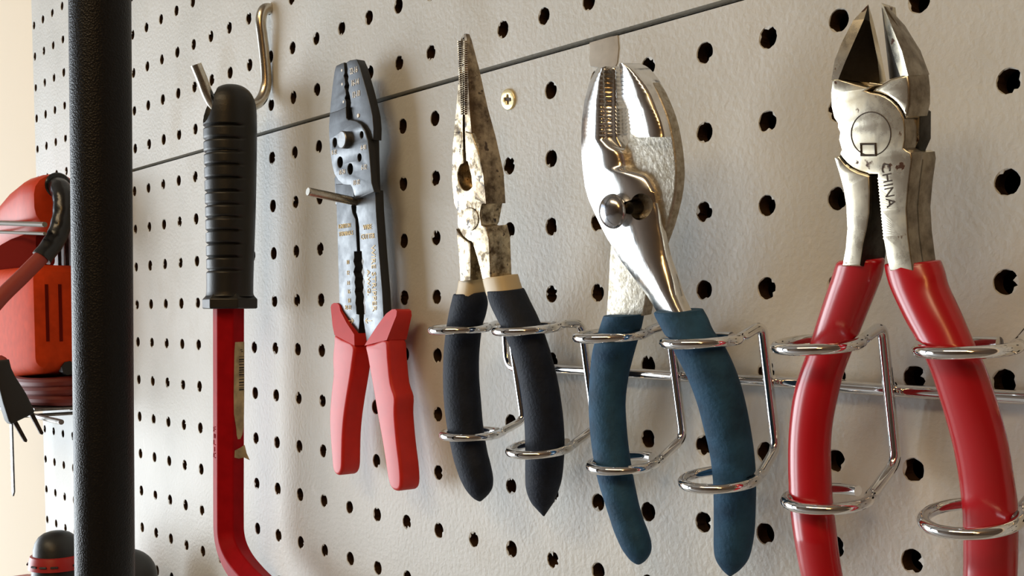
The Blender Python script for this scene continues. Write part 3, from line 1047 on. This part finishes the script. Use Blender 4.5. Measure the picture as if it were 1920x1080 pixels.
def edge(poly, y):
    for a, b in zip(poly, poly[1:]):
        if a[1] <= y <= b[1]:
            t = (y - a[1]) / max(1e-6, b[1] - a[1])
            return a[0] + (b[0] - a[0]) * t
    return poly[0][0] if y < poly[0][1] else poly[-1][0]


def crowned(L, Rr, y0, y1, pl, front, thick, crown, step=2.0, M=17, p=2.2, lean=0.0):
    """A solid half whose front is crowned from edge to edge, like a forging."""
    lo = []
    n = int((y1 - y0) / step)
    for i in range(n + 1):
        y = y0 + (y1 - y0) * i / n
        a, b = edge(L, y), edge(Rr, y)
        row = []
        for k in range(M):
            q = k / (M - 1)
            w = abs(2 * q - 1 + lean)
            row.append(pl.at(a + (b - a) * q, y, front + crown * min(1.3, w) ** p))
        for k in (0, 1):
            e = pl.at(b if k == 0 else a, y, front + crown)
            row.append(e + pl.nw * (thick - crown))
        lo.append(row)
    m_ = MB(); m_.loft(lo)
    return m_.mesh('crowned')


aF = crowned(AL, AR, 124.5, 592, JP, F0, 0.19, 0.115, p=2.0)
mbs = MB(); mbs.loft([[JP.at(x, y, F0) + JP.nw * o_ for x, y in slot] for o_ in (-0.3, 0.6)])
aF = carve(aF, [mbs.mesh('slot')])
aB = slab_mesh('b', [smooth_path([(1137, 126), (1122, 126), (1105, 155), (1096, 188), (1091, 225), (1089.5, 265), (1091, 300), (1110, 310), (1150, 290), (1142, 260)], 2) + zig((1140.5, 255), (1139, 200), 8, 2.4, 1) + zig((1139, 196), (1137, 130), 8, 1.6, 1)], JP, F0 + 0.13, 0.2, 0.03, 2, F0)
# moulded hump that runs down the half towards its handle
link('jaw_half', join([aF, aB], 'jaw_half'), POLISH, sj, True, 55)
Bj = zig((1161, 122), (1165, 178), 7, 1.6, 1) + [(1166, 182), (1175, 200)] + zig((1176, 203), (1182, 245), 6, 2.2, 1) + [(1184, 251), (1190, 257), (1218, 257), (1245, 252)] + smooth_path([(1245, 252), (1240, 226), (1230, 198), (1217, 168), (1202, 144), (1187, 127), (1172, 119)], 3)
BL = [(1160.5, 118.5), (1161, 122)] + zig((1161, 124), (1165, 178), 7, 1.6, -1) + [(1166, 182), (1175, 200)] + zig((1176, 203), (1182, 245), 6, 2.2, -1) + [(1184, 251), (1190, 257.5)]
BR = [(1171, 118.5)] + smooth_path([(1172, 119), (1187, 127), (1202, 144), (1217, 168), (1230, 198), (1240, 226), (1246, 252), (1247, 257.5)], 3)
bF = crowned(BL, BR, 118.6, 257, JP, F0, 0.33, 0.07, 2.0, 15)
link('jaw_half', bF, POLISH, sj, True, 50)
Bback = smooth_path([(1182, 119), (1197, 127), (1212, 144), (1230, 168), (1244, 198), (1254, 226), (1262, 262), (1267, 300), (1268, 335), (1263, 375), (1250, 425), (1234, 470), (1220, 520), (1212, 560), (1206, 592)], 3) + smooth_path([(1135, 600), (1139, 540), (1143, 465), (1150, 420), (1150, 350), (1160, 300), (1178, 262)], 3)
link('cross_plate', slab_mesh('cross_plate', [Bback], JP, F0 + 0.17, 0.16, 0.03, 3), SAND, sj, True, 50)
# bolt
mb = MB(); c = JP.at(1152, 396, F0 - 0.05)
rb = 33 * depth_of(c) / F
prof = [(0, 0.5), (rb * 0.75, 0.5), (rb * 0.75, 0.02)] + [(rb * math.cos(a), -0.02 - rb * 0.62 * math.sin(a)) for a in [math.radians(i * 9) for i in range(10)]]
mb.lathe(prof, c, JP.nw, 36)
mb.build('pivot_bolt', BOLT, sj, True, 40)
mb = MB(); c = JP.at(1180, 390, F0)
mb.lathe([(0, 0.45), (0.075, 0.45), (0.075, 0.0), (0, 0.0)], c, JP.nw, 16)
mb.build('bolt_neck', CUTDARK, sj)
grip('grip', [(590, 1133, 1207), (594, 1131, 1206), (622, 1122, 1200), (656, 1112, 1190), (704, 1106.5, 1178), (753, 1104.5, 1172), (801, 1106.5, 1174), (849, 1112, 1179), (897, 1121, 1187), (945, 1135.4, 1197), (975, 1145, 1206), (993, 1150.8, 1213), (1012, 1158.5, 1219), (1028, 1166, 1220.5), (1040, 1174, 1217), (1050, 1182, 1210), (1056, 1190, 1203), (1058, 1194, 1199)], JP, sway(590, 630, 870, 0.105, -0.12), BLUE, sj, 0.74)
grip('grip', [(582, 1230, 1315), (586, 1228.5, 1317.5), (600, 1235, 1325), (622, 1247, 1334.8), (656, 1266, 1358), (704, 1290.5, 1379.6), (753, 1309, 1394), (801, 1321.8, 1403.7), (849, 1333, 1411), (897, 1339, 1414.5), (945, 1340.5, 1414), (993, 1340.5, 1412), (1030, 1340.5, 1406), (1050, 1344, 1399), (1066, 1353, 1387), (1075, 1361, 1377), (1080, 1367, 1371)], JP, sway(590, 630, 900, -0.12, 0.11), BLUE, sj, 0.74)

# ------------------------------------------------------------------ diagonal cutters
DP = Plane(1.1, 0.12, -0.58)
dc = thing('diagonal_cutters', 'worn diagonal cutters stamped CHINA with glossy red dipped grips in the wire rack', 'cutters', DP.at(1640, 800))
H = 0.21
arc_ur = [(1632, 173), (1648, 176), (1660, 181), (1672, 189), (1682, 199), (1690, 211), (1695, 224)]
arc_ll = [(1574, 289), (1580, 297), (1588, 306), (1598, 314), (1610, 320), (1627, 325)]
Abody = [(1571, 148), (1585, 152), (1605, 158), (1625, 163), (1640, 161), (1630, 166), (1622, 170)] + arc_ur + [(1697, 240), (1697, 262), (1694, 278), (1700, 282), (1708, 286), (1710, 300), (1704, 345), (1700, 392), (1703, 440), (1708, 480), (1712, 508), (1668, 508), (1662, 485), (1657, 455)] + zig((1656, 450), (1645, 332), 20, 2.2, -1) + [(1645, 327), (1628, 327)] + arc_ll[::-1] + [(1577, 280), (1572, 262), (1574, 248), (1570, 240), (1570, 231), (1563, 221), (1558, 200), (1557, 175), (1559, 150)]
Abody = [p for i, p in enumerate(Abody) if i == 0 or p != Abody[i - 1]]
aF = slab_mesh('a', [Abody], DP, -H, H, 0.016)
aS = slab_mesh('b', [[(1700, 284), (1708, 287), (1710, 300), (1704, 345), (1700, 392), (1703, 440), (1708, 480), (1712, 508), (1668, 508), (1662, 485), (1657, 455), (1650, 380), (1648, 332), (1670, 310)]], DP, -H + 0.15, 0.27, 0.02, 2, -H)
# left jaw: outer rim, hollow ground face, cutting edge
T = (1628, 8, -0.03)
O = [(1600, 38, -0.13), (1579, 78, -0.19), (1565, 113, -H), (1559, 150, -H)]
Rg = [(1620, 36, -0.12), (1597, 88, -0.18), (1583, 120, -0.2), (1572, 148, -H)]
E1 = [(1631, 40, -0.03), (1639, 80, 0.0), (1646, 115, 0.02), (1650, 158, 0.02)]
E2 = [(1637, 38, 0.04), (1646, 76, 0.08), (1654, 112, 0.1), (1662, 152, 0.1)]
mb = MB()
P = lambda q: DP.at(*q)
def B3(q): return DP.at(q[0], q[1], -H) + DP.nw * (2 * H - 0.04)
rows = []
tipp = P(T)
rows.append([tipp] * 5)
for o, r_, e1, e2 in zip(O, Rg, E1, E2):
    rows.append([P(o), P(r_), P(e1), P(e2), DP.at(o[0] + 24, o[1], 0.19)])
mbj = MB()
for i in range(len(rows) - 1):
    a, b = rows[i], rows[i + 1]
    for j in range(5):
        k = (j + 1) % 5
        q = [a[j], a[k], b[k], b[j]]
        mi = 1 if j in (1, 4) and j == 1 else 0
        if i == 0:
            mbj.add([tipp, b[k], b[j]], [(0, 1, 2)], mi)
        else:
            mbj.add(q, [(0, 1, 2, 3)], mi)
mbj.add(rows[-1], [(0, 1, 2, 3, 4)])
jl = mbj.mesh('jl')
link('jaw', jl, [CUTST, CUTDARK], dc, True, 20)
# back block closing the left jaw onto the joint
aBk = slab_mesh('k', [[(1560, 150), (1572, 148), (1650, 160), (1652, 180), (1640, 210), (1563, 215), (1558, 190)]], DP, -H + 0.17, 0.25, 0.01, 2, -H)
link('jaw_half', join([side_mat(aF, 1), side_mat(aS, 1), aBk], 'jaw_half'), [CUTST, CUTSIDE], dc, True, 35)
# right jaw
rows = []
for cut_, r2, rg_, s in (((1653, 14, 0.02), (1655, 16, -0.04), (1657, 12, -0.08), (1665, 13, 0.06)), ((1657, 50, 0.06), (1660, 52, -0.08), (1673, 52, -0.15), (1697, 48, 0.17)),
                         ((1662, 95, 0.1), (1673, 98, -0.12), (1691, 96, -0.2), (1726, 95, 0.21)), ((1668, 149, 0.1), (1688, 143, -0.18), (1703, 142, -H), (1743, 140, 0.21))):
    m_ = tuple((a * 0.5 + b * 0.5) for a, b in zip(rg_, s)); m_ = (m_[0], m_[1], m_[2] - 0.07)
    rows.append([P(cut_), P(r2), P(rg_), P(m_), P(s), DP.at(cut_[0] + 26, cut_[1], 0.2)])
tp = DP.at(1652, 5, 0.0)
mbj = MB()
n6 = 6
for j in range(n6):
    mbj.add([tp, rows[0][j], rows[0][(j + 1) % n6]], [(0, 1, 2)])
for a, b in zip(rows, rows[1:]):
    for j in range(n6):
        k = (j + 1) % n6
        mbj.add([a[j], a[k], b[k], b[j]], [(0, 1, 2, 3)], 1 if j == 0 else (2 if j in (2, 3) else 0))
mbj.add(rows[-1], [tuple(range(n6))])
link('jaw', mbj.mesh('jr'), [CUTST, CUTDARK, CUTSIDE], dc, True, 40)
Bf = [(1669, 148), (1688, 142), (1703, 139), (1706, 165), (1706, 195), (1701, 218), (1696, 222)] + [(x + 1.5, y - 1.5) for x, y in arc_ur[::-1][1:]] + [(1640, 165)]
bF = slab_mesh('a', [Bf], DP, -H, 0.36, 0.03)
Bs = [(1562, 293), (1574, 291)] + [(x - 1.5, y + 1.5) for x, y in arc_ll[1:]] + [(1631, 330), (1633, 360), (1632, 400), (1627, 430), (1620, 460), (1614, 500), (1577, 500), (1583, 465), (1586, 430), (1584, 385), (1579, 355), (1571, 325), (1563, 300)]
bS = slab_mesh('b', [Bs], DP, -H, 0.42, 0.03)
bC = slab_mesh('c', [[(1562, 240), (1570, 200), (1640, 168), (1700, 210), (1700, 262), (1690, 285), (1640, 328), (1590, 315)]], DP, -H + 0.215, 0.2, 0.01, 2, -H)
link('jaw_half', join([side_mat(bF, 1), side_mat(bS, 2), side_mat(bC, 2)], 'jaw_half'), [CUTST, CUTSIDE, CUTDARK], dc, True, 35)
# engraved circle, square mark and the stamp
ring = MB()
cpts = [DP.at(x, y, -H - 0.001) for x, y in ell(1633, 251, 37, 41, 48)]
ring.tube(cpts, 0.0055, 6, closed=True)
sqp = [(1614, 270), (1641, 270), (1642, 291), (1615, 291)]
ring.tube([DP.at(x, y, -H - 0.001) for x, y in sqp], 0.013, 6, closed=True)
link('engraved_marks', ring.mesh('m'), GROOVE, dc, False)
lettering('stamp', 'CHINA', 1664.5, 347, DP, -H - 0.001, 0.135, GROOVE, dc, -math.pi / 2 + 0.09, 1.0, 0.003)
grip('grip', [(486, 1578, 1651), (490, 1573, 1653.5), (497, 1570, 1653), (520, 1563, 1648), (540, 1556, 1641), (600, 1536, 1617), (650, 1520, 1597), (700, 1502, 1578), (740, 1491, 1568), (790, 1484, 1558), (840, 1481, 1554), (900, 1481.5, 1555.5), (945, 1484, 1558.5), (990, 1489, 1564), (1040, 1497, 1570), (1080, 1505, 1577), (1140, 1521, 1590), (1200, 1540, 1604), (1225, 1555, 1600), (1235, 1570, 1585)], DP, sway(495, 645, 935, 0.115, -0.125), CUTRED, dc, 0.76, 2.15)
grip('grip', [(491, 1668, 1755), (495, 1665, 1758), (515, 1669, 1765), (540, 1677, 1772), (590, 1700, 1795), (640, 1727, 1817), (690, 1750, 1840), (740, 1767, 1857), (790, 1782, 1872), (840, 1795, 1884), (890, 1804, 1892), (940, 1810, 1899), (990, 1813, 1901), (1080, 1813, 1899), (1140, 1808, 1893), (1200, 1804, 1880), (1228, 1815, 1868), (1238, 1830, 1850)], DP, sway(495, 645, 975, -0.13, 0.12), CUTRED, dc, 0.76, 2.15)

# ------------------------------------------------------------------ chrome wire rack
rk = thing('wire_rack', 'chrome wire pliers rack with paired open rings hooked into the pegboard', 'tool rack', (20, -0.1, -1.1))
mb = MB()
rodz = -1.08
p_l = at(957, 688, 0.16)
mb.tube(fillet([Vector((16.0, 0.35, 0.0)), Vector((16.0, -0.13, -0.01)), at(953, 690, 0.16), at(1040, 691.5, 0.16), at(1450, 715, 0.16), at(1685, 733, 0.16), at(1935, 746, 0.16), at(1935, 746, 0.16) + Vector((4.6, 0, -0.05))], 0.22), 0.072, 14)
mb.build('rod', CHROME, rk)
LEGX = [16.52, 18.12, 19.78, 21.27, 22.87, 24.5]
for (x, z, ph), (xb, zb, pb), xl in zip(TOP, BOT, LEGX):
    mb = MB()
    r1 = ring_path(x, DT, z, ph, xl, 0.4, -0.45)
    r2 = ring_path(xb, DB, zb, pb, xl, 0.2, -1.9)
    tl = Vector((xl, -0.42, -0.43)); bl = Vector((xl + 0.04, -0.19, -1.90))
    # join the rings to the leg through a short arm with a kink
    arm_t = [r1[0] + Vector((-0.015, 0.12, 0.04))]
    arm_b = [r2[0] + Vector((-0.015, 0.10, 0.04))]
    path = r1[::-1] + arm_t
    core = fillet([arm_t[0], tl, bl, arm_b[0]], 0.13, 6)
    path = r1[::-1] + core + r2
    mb.tube(path, RW, 12, sec=Vector((0, 0, 1)))
    # weld blob where the leg crosses the rod
    o = mb.build('ring_holder', CHROME, rk, True, 60)
    wb = MB()
    wb.lathe([(0.0, -0.02), (0.05, -0.015), (0.06, 0.03), (0.05, 0.07), (0, 0.075)], Vector((xl + 0.02, -0.30, -1.08)), (0, 1, 0), 14)
    wb.build('weld', CHROME, o)

# ------------------------------------------------------------------ jigsaw, its shelf, drills
sd = 1.06
Xr = at(64, 580, 1.9).x
zt = lambda py: at(62, py, 1.9).z
saw = thing('jigsaw', 'orange red corded jigsaw with black plug on the wire shelf behind the post', 'jigsaw', (Xr - 2.5, -sd, zt(775)))


def rrect(x, y0, y1, z0, z1, r, n=5):
    out = []
    for cx, cz, a0 in ((y1 - r, z1 - r, 0), (y0 + r, z1 - r, 90), (y0 + r, z0 + r, 180), (y1 - r, z0 + r, 270)):
        for i in range(n):
            a = math.radians(a0 + 90 * i / (n - 1))
            out.append(Vector((x, cx + r * math.cos(a), cz + r * math.sin(a))))
    return out


yf, yb = -1.95, -0.2
z0, z1 = zt(705), zt(495)
mb = MB()
mb.loft([rrect(Xr + 0.0, yf + 0.28, yb - 0.2, z0 + 0.42, z1 - 0.2, 0.2), rrect(Xr - 0.12, yf + 0.08, yb - 0.05, z0 + 0.2, z1 - 0.1, 0.3), rrect(Xr - 0.5, yf, yb, z0 + 0.05, z1, 0.35),
         rrect(Xr - 2.2, yf - 0.05, yb, z0 - 0.1, z1, 0.4), rrect(Xr - 5.0, yf, yb, z0 - 0.3, z1 + 0.1, 0.5), rrect(Xr - 6.4, yf + 0.3, yb - 0.3, z0 - 0.3, z1 + 0.1, 0.5)])
mb.build('motor_housing', SAWBODY, saw, True, 40)
# vent slots sunk in the rear face
for pxa, pxb in ((84, 93), (109, 118)):
    v = MB()
    a = at_x(pxa, 533, Xr + 0.01); b = at_x(pxb, 640, Xr + 0.01)
    v.box((Xr - 0.02, min(a.y, b.y), b.z), (Xr + 0.012, max(a.y, b.y), a.z))
    v.build('vent_slot', SAWDARK, saw, False)
v = MB()
c = at_x(128, 690, Xr - 0.05); v.tube([c + Vector((-0.3, 0, 0)), c + Vector((0.06, 0, 0))], 0.2, 8); v.build('cord_port', PLUGM, saw)
# neck
mb = MB(); mb.loft([rrect(Xr - 0.55, yf + 0.3, yb - 0.95, zt(500), zt(430), 0.2), rrect(Xr - 1.2, yf + 0.15, yb - 0.8, zt(505), zt(425), 0.3), rrect(Xr - 5.5, yf + 0.1, yb - 0.8, zt(505), zt(425), 0.3)])
mb.build('neck', SAWDARK, saw, True, 40)
# top handle
h0, h1 = zt(440), zt(321)
mb = MB()
mb.loft([rrect(Xr + 0.12, yf + 0.28, yb - 0.55, h0 + 0.32, h1 - 0.16, 0.5), rrect(Xr + 0.1, yf + 0.1, yb - 0.38, h0 + 0.2, h1 - 0.05, 0.55), rrect(Xr - 0.1, yf + 0.05, yb - 0.32, h0 + 0.1, h1, 0.58), rrect(Xr - 1.0, yf, yb - 0.3, h0, h1 - 0.02, 0.55),
         rrect(Xr - 2.5, yf, yb - 0.3, h0 - 0.15, h1 - 0.22, 0.55), rrect(Xr - 4.2, yf, yb - 0.3, h0 - 0.4, h1 - 0.65, 0.5), rrect(Xr - 5.6, yf + 0.1, yb - 0.4, h0 - 0.5, h1 - 1.1, 0.3)])
mb.build('handle', SAWRED, saw, True, 45)
mb = MB()
for py, r in ((420, 0.07), (437, 0.045)):
    a, b = at(-30, py - 3, 2.02), at(84, py + 1, 2.02)
    mb.tube([a, b], r, 8)
mb.build('trim_strip', TRIMG, saw)
# collar, boot and cord
cc = at_x(109, 348, Xr + 0.12)
mb = MB(); mb.lathe([(0.33, -0.05), (0.36, 0.02), (0.33, 0.06), (0.2, 0.05), (0, 0.05)], cc, (1, 0, 0), 28); mb.build('cord_collar', BOOT, saw)
bx = Xr + 0.45
bpts = [at_x(108, 350, Xr + 0.1), at_x(114, 356, Xr + 0.45), at_x(119, 375, Xr + 0.7), at_x(118, 405, Xr + 0.8), at_x(110, 435, Xr + 0.85), at_x(98, 458, Xr + 0.9), at_x(78, 484, Xr + 0.95)]
mb = MB(); sm = [Vector(p) for p in smooth_path([tuple(p) for p in bpts], 6)]
mb.tube(sm, [0.29 + 0.006 * math.sin(i * 1.3) - 0.03 * i / len(sm) for i in range(len(sm))], 18)
mb.build('cord_boot', BOOT, saw)
cpts = [at_x(82, 478, Xr + 0.95), at_x(40, 520, Xr + 1.0), at_x(-5, 565, Xr + 1.05), at_x(-50, 625, Xr + 1.0), at_x(-55, 690, Xr + 0.9), at_x(-20, 700, Xr + 0.9), at_x(-2, 680, Xr + 1.0), at_x(5, 690, Xr + 1.05)]
mb = MB(); mb.tube([Vector(p) for p in smooth_path([tuple(p) for p in cpts], 8)], 0.2, 14); mb.build('cord', CORDM, saw)
# wound loops of cord under the housing
mb = MB()
for k, py in enumerate((718, 737, 756)):
    zc = at_x(100, py, Xr).z
    lp = [Vector((Xr - 1.75 + 1.6 * math.cos(a), -sd - 0.02 + 0.7 * math.sin(a) * 1.0, zc + 0.05 * math.sin(a + k))) for a in [2 * math.pi * i / 28 for i in range(28)]]
    mb.tube(lp, 0.155, 10, closed=True)
tag(mb.build('wound_cord', CORDD, saw), 'turns of red cord wound round the foot')
# sole plate and blade
zs = zt(771)
mb = MB(); mb.box((Xr - 5.5, -sd - 0.85, zs), (Xr - 0.2, -sd + 0.82, zs + 0.09)); mb.build('sole_plate', SHELFM, saw, False, bevel=0.02)
XB = at(21, 800, sd).x
mb = MB()
b0_, b1_ = at(20.5, 760, sd), at(25.5, 922, sd)
prof = [(b0_.x - 0.16, b0_.z), (b0_.x + 0.1, b0_.z), (b1_.x + 0.1, b1_.z), (b1_.x - 0.05, b1_.z - 0.15)]
nt_ = 16
teeth_ = []
for k in range(nt_):
    t = k / nt_
    teeth_ += [(b1_.x - 0.1 + (b0_.x - b1_.x) * t, b1_.z - 0.05 + (b0_.z - b1_.z) * t), (b1_.x - 0.17 + (b0_.x - b1_.x) * (t + .5 / nt_), b1_.z - 0.05 + (b0_.z - b1_.z) * (t + .2 / nt_))]
prof = prof[:4] + teeth_
n = len(prof)
vs = [(x, -sd - 0.025, z) for x, z in prof] + [(x, -sd + 0.025, z) for x, z in prof]
mb.add(vs, [tuple(range(n)), tuple(range(2 * n - 1, n - 1, -1))] + [(i, (i + 1) % n, (i + 1) % n + n, i + n) for i in range(n)])
mb.build('saw_blade', BLADE, saw, False)
# plug hanging on its cord
PG = Plane(-0.0)
xp = Xr + 1.05


class XPlane:
    """plane across the board, for flat things that face along it"""
    def __init__(s, X):
        s.u = Vector((0, 1, 0)); s.v = Vector((0, 0, 1)); s.n = Vector((1, 0, 0)); s.nw = -s.n; s.p0 = Vector((X, 0, 0))
    def at(s, px, py, off=0.0): return at_x(px, py, s.p0.x - off)
    def uv(s, px, py, off=0.0):
        q = s.at(px, py, off) - s.p0
        return (q.dot(s.u), q.dot(s.v))


XP = XPlane(xp + 0.25)
plug = slab('plug', [[(-6, 676), (18, 674), (22, 690), (29, 705), (50, 738), (66, 771), (63, 776), (22, 796), (17, 790), (6, 755), (-3, 720)]], XP, 0, 0.5, PLUGM, saw, 0.06, 3)
for a, b in (((27, 790), (49, 829)), ((58, 774), (79, 815))):
    mb = MB()
    A_, B_ = XP.at(*a, 0.25), XP.at(*b, 0.25)
    dd = (B_ - A_).normalized(); w = Vector((0, dd.z, -dd.y)) * 0.055
    L = [A_ - w, A_ + w, B_ + w * 0.8 - dd * 0.04, B_, B_ - w * 0.8 - dd * 0.04]
    mb.add([p + Vector((0.05, 0, 0)) for p in L] + [p - Vector((0.05, 0, 0)) for p in L], [tuple(range(5)), tuple(range(9, 4, -1))] + [(i, (i + 1) % 5, (i + 1) % 5 + 5, i + 5) for i in range(5)])
    mb.build('prong', BRASSD, plug, False)

# wire shelf
sh = thing('wire_shelf', 'grey wire shelf on the pegboard edge that carries the red jigsaw', 'shelf', (Xr - 3, 0, zs))
mb = MB()
zz = zs - 0.075
XE = at(236, 775, 0.1).x
for yy in (-2.05, -1.55, -0.6, -0.12):
    mb.tube([Vector((Xr - 9, yy, zz)), Vector((XE + 0.8 if yy < -2 else Xr - 3.2, yy, zz))], 0.055 if yy > -2 else 0.07, 10)
for xx in (Xr - 8.8, Xr - 4.5, Xr - 1.0):
    mb.tube([Vector((xx, -2.05, zz - 0.1)), Vector((xx, -0.12, zz - 0.1))], 0.05, 10)
for px_ in (112, 126):
    xx = at(px_, 470, 0.08).x
    mb.tube(fillet([Vector((xx, -0.09, zz - 0.16)), Vector((xx, -0.09, zz + 5.2))], 0.2), 0.055, 10)
mb.build('wire_frame', SHELFM, sh)

# cordless drill, nose down, and a second black tool to the right of the post
dd_ = 1.9
cD = at(107, 1040, dd_)
sc_ = depth_of(cD) / F
rD = 43 * sc_
drl = thing('cordless_drill', 'red and black cordless drill with a domed black rear cap standing below the jigsaw shelf', 'drill', (cD.x, cD.y, at(107, 1080, dd_).z - 6))
apex = at(105, 995, dd_).z
zb_ = at(107, 1044, dd_).z
mb = MB()
hh = apex - zb_
mb.lathe([(0.0, apex), (rD * 0.3, apex - 0.01), (rD * 0.55, apex - 0.06), (rD * 0.75, apex - 0.15), (rD * 0.9, apex - 0.3), (rD * 0.97, apex - 0.45), (rD, zb_), (rD, zb_ - 0.6), (0, zb_ - 0.6)], (cD.x, cD.y, 0), (0, 0, 1), 32)
mb.build('rear_cap', DRILLB, drl, True, 45)
mb = MB()
z_r = zb_ + 0.06
mb.lathe([(rD * 0.98, z_r + 0.02), (rD * 1.1, z_r), (rD * 1.16, z_r - 0.12), (rD * 1.2, z_r - 0.33), (rD * 1.1, z_r - 0.34), (rD * 0.9, z_r - 0.34)], (cD.x, cD.y, 0), (0, 0, 1), 40)
mb.build('red_band', DRILLR, drl, True, 35)
mb = MB()
for k in range(16):
    a = 2 * math.pi * k / 16
    if k % 4 == 0: continue
    c = Vector((cD.x + rD * 1.19 * math.cos(a), cD.y + rD * 1.19 * math.sin(a), z_r - 0.2))
    t = Vector((-math.sin(a), math.cos(a), 0))
    mb.tube([c - t * 0.09, c + t * 0.09], 0.028, 8)
mb.build('air_slots', DRILLB, drl)
mb = MB()
mb.lathe([(rD * 1.02, z_r - 0.3), (rD * 1.1, z_r - 0.6), (rD * 1.12, z_r - 2.4), (rD * 0.9, z_r - 3.0), (rD * 0.55, z_r - 3.4), (rD * 0.55, z_r - 4.4), (0.2, z_r - 5.0), (0, z_r - 5.0)], (cD.x, cD.y, 0), (0, 0, 1), 32)
mb.build('motor_housing', DRILLB, drl, True, 40)
mb = MB()
mb.loft([rrect(cD.x + 0.8, cD.y - 0.5, cD.y + 0.5, z_r - 1.9, z_r - 0.7, 0.3), rrect(cD.x - 3.6, cD.y - 0.5, cD.y + 0.5, z_r - 2.6, z_r - 1.2, 0.3)])
mb.build('grip', DRILLR, drl, True, 40)

d2 = 1.3
c2 = at(240, 1082, d2)
r2 = 53 * depth_of(c2) / F
drv = thing('power_tool', 'black round-ended power tool low on the board just right of the post', 'power tool', (c2.x, c2.y, c2.z - 5))
mb = MB()
mb.lathe([(0, r2)] + [(r2 * math.sin(a), r2 * math.cos(a)) for a in [math.radians(i * 9) for i in range(1, 11)]] + [(r2 * 1.02, -0.8), (r2 * 0.9, -3), (r2 * 0.4, -4.5), (0, -4.6)], c2, (0, 0, 1), 36)
mb.build('housing', DRILLB, drv, True, 45)
mb = MB(); mb.lathe([(r2 * 1.0, -0.12), (r2 * 1.05, -0.2), (r2 * 1.05, -0.4), (r2, -0.48)], c2, (0, 0, 1), 36); mb.build('ring', BLACKPL, drv)

# ------------------------------------------------------------------ light
def area(name, loc, target, sx, sy, power, col, spread=180):
    L = bpy.data.lights.new(name, 'AREA')
    L.shape = 'RECTANGLE'; L.size = sx * IN; L.size_y = sy * IN
    L.energy = power; L.color = col
    o = bpy.data.objects.new(name, L); C.objects.link(o)
    o.location = Vector(loc) * IN
    o.rotation_euler = (Vector(target) - Vector(loc)).to_track_quat('-Z', 'Y').to_euler()
    return o


area('doorway_daylight', (-91, (DY0 + DY1) / 2, -16), (10, (DY0 + DY1) / 2, -16), DY1 - DY0, 60, 72, (0.90, 0.965, 1.0))
area('ceiling_fill_light', (26, -62, 47), (26, -40, 0), 60, 14, 12, (1.0, 0.76, 0.46))  # added overhead fill to soften shadows, no fixture seen
for i, (lx_, ly_, lz_, e) in enumerate(((62, -60, 34, 8.0), (84, -78, 36, 8.0))):
    L = bpy.data.lights.new('warm_lamp', 'POINT'); L.energy = e; L.color = (1.0, 0.54, 0.16); L.shadow_soft_size = 0.13
    o = bpy.data.objects.new('warm_lamp', L); C.objects.link(o); o.location = Vector((lx_, ly_, lz_)) * IN

W = bpy.data.worlds.new('sky'); SC.world = W
W.use_nodes = True
W.node_tree.nodes['Background'].inputs['Color'].default_value = (0.75, 0.86, 1.0, 1)
W.node_tree.nodes['Background'].inputs['Strength'].default_value = 1.5

SC.view_settings.view_transform = 'Standard'
SC.view_settings.look = 'None'
SC.view_settings.gamma = 1
SC.view_settings.exposure = 0.36
SC.view_settings.use_curve_mapping = False
SC.cycles.use_denoising = True
SC.cycles.max_bounces = 8
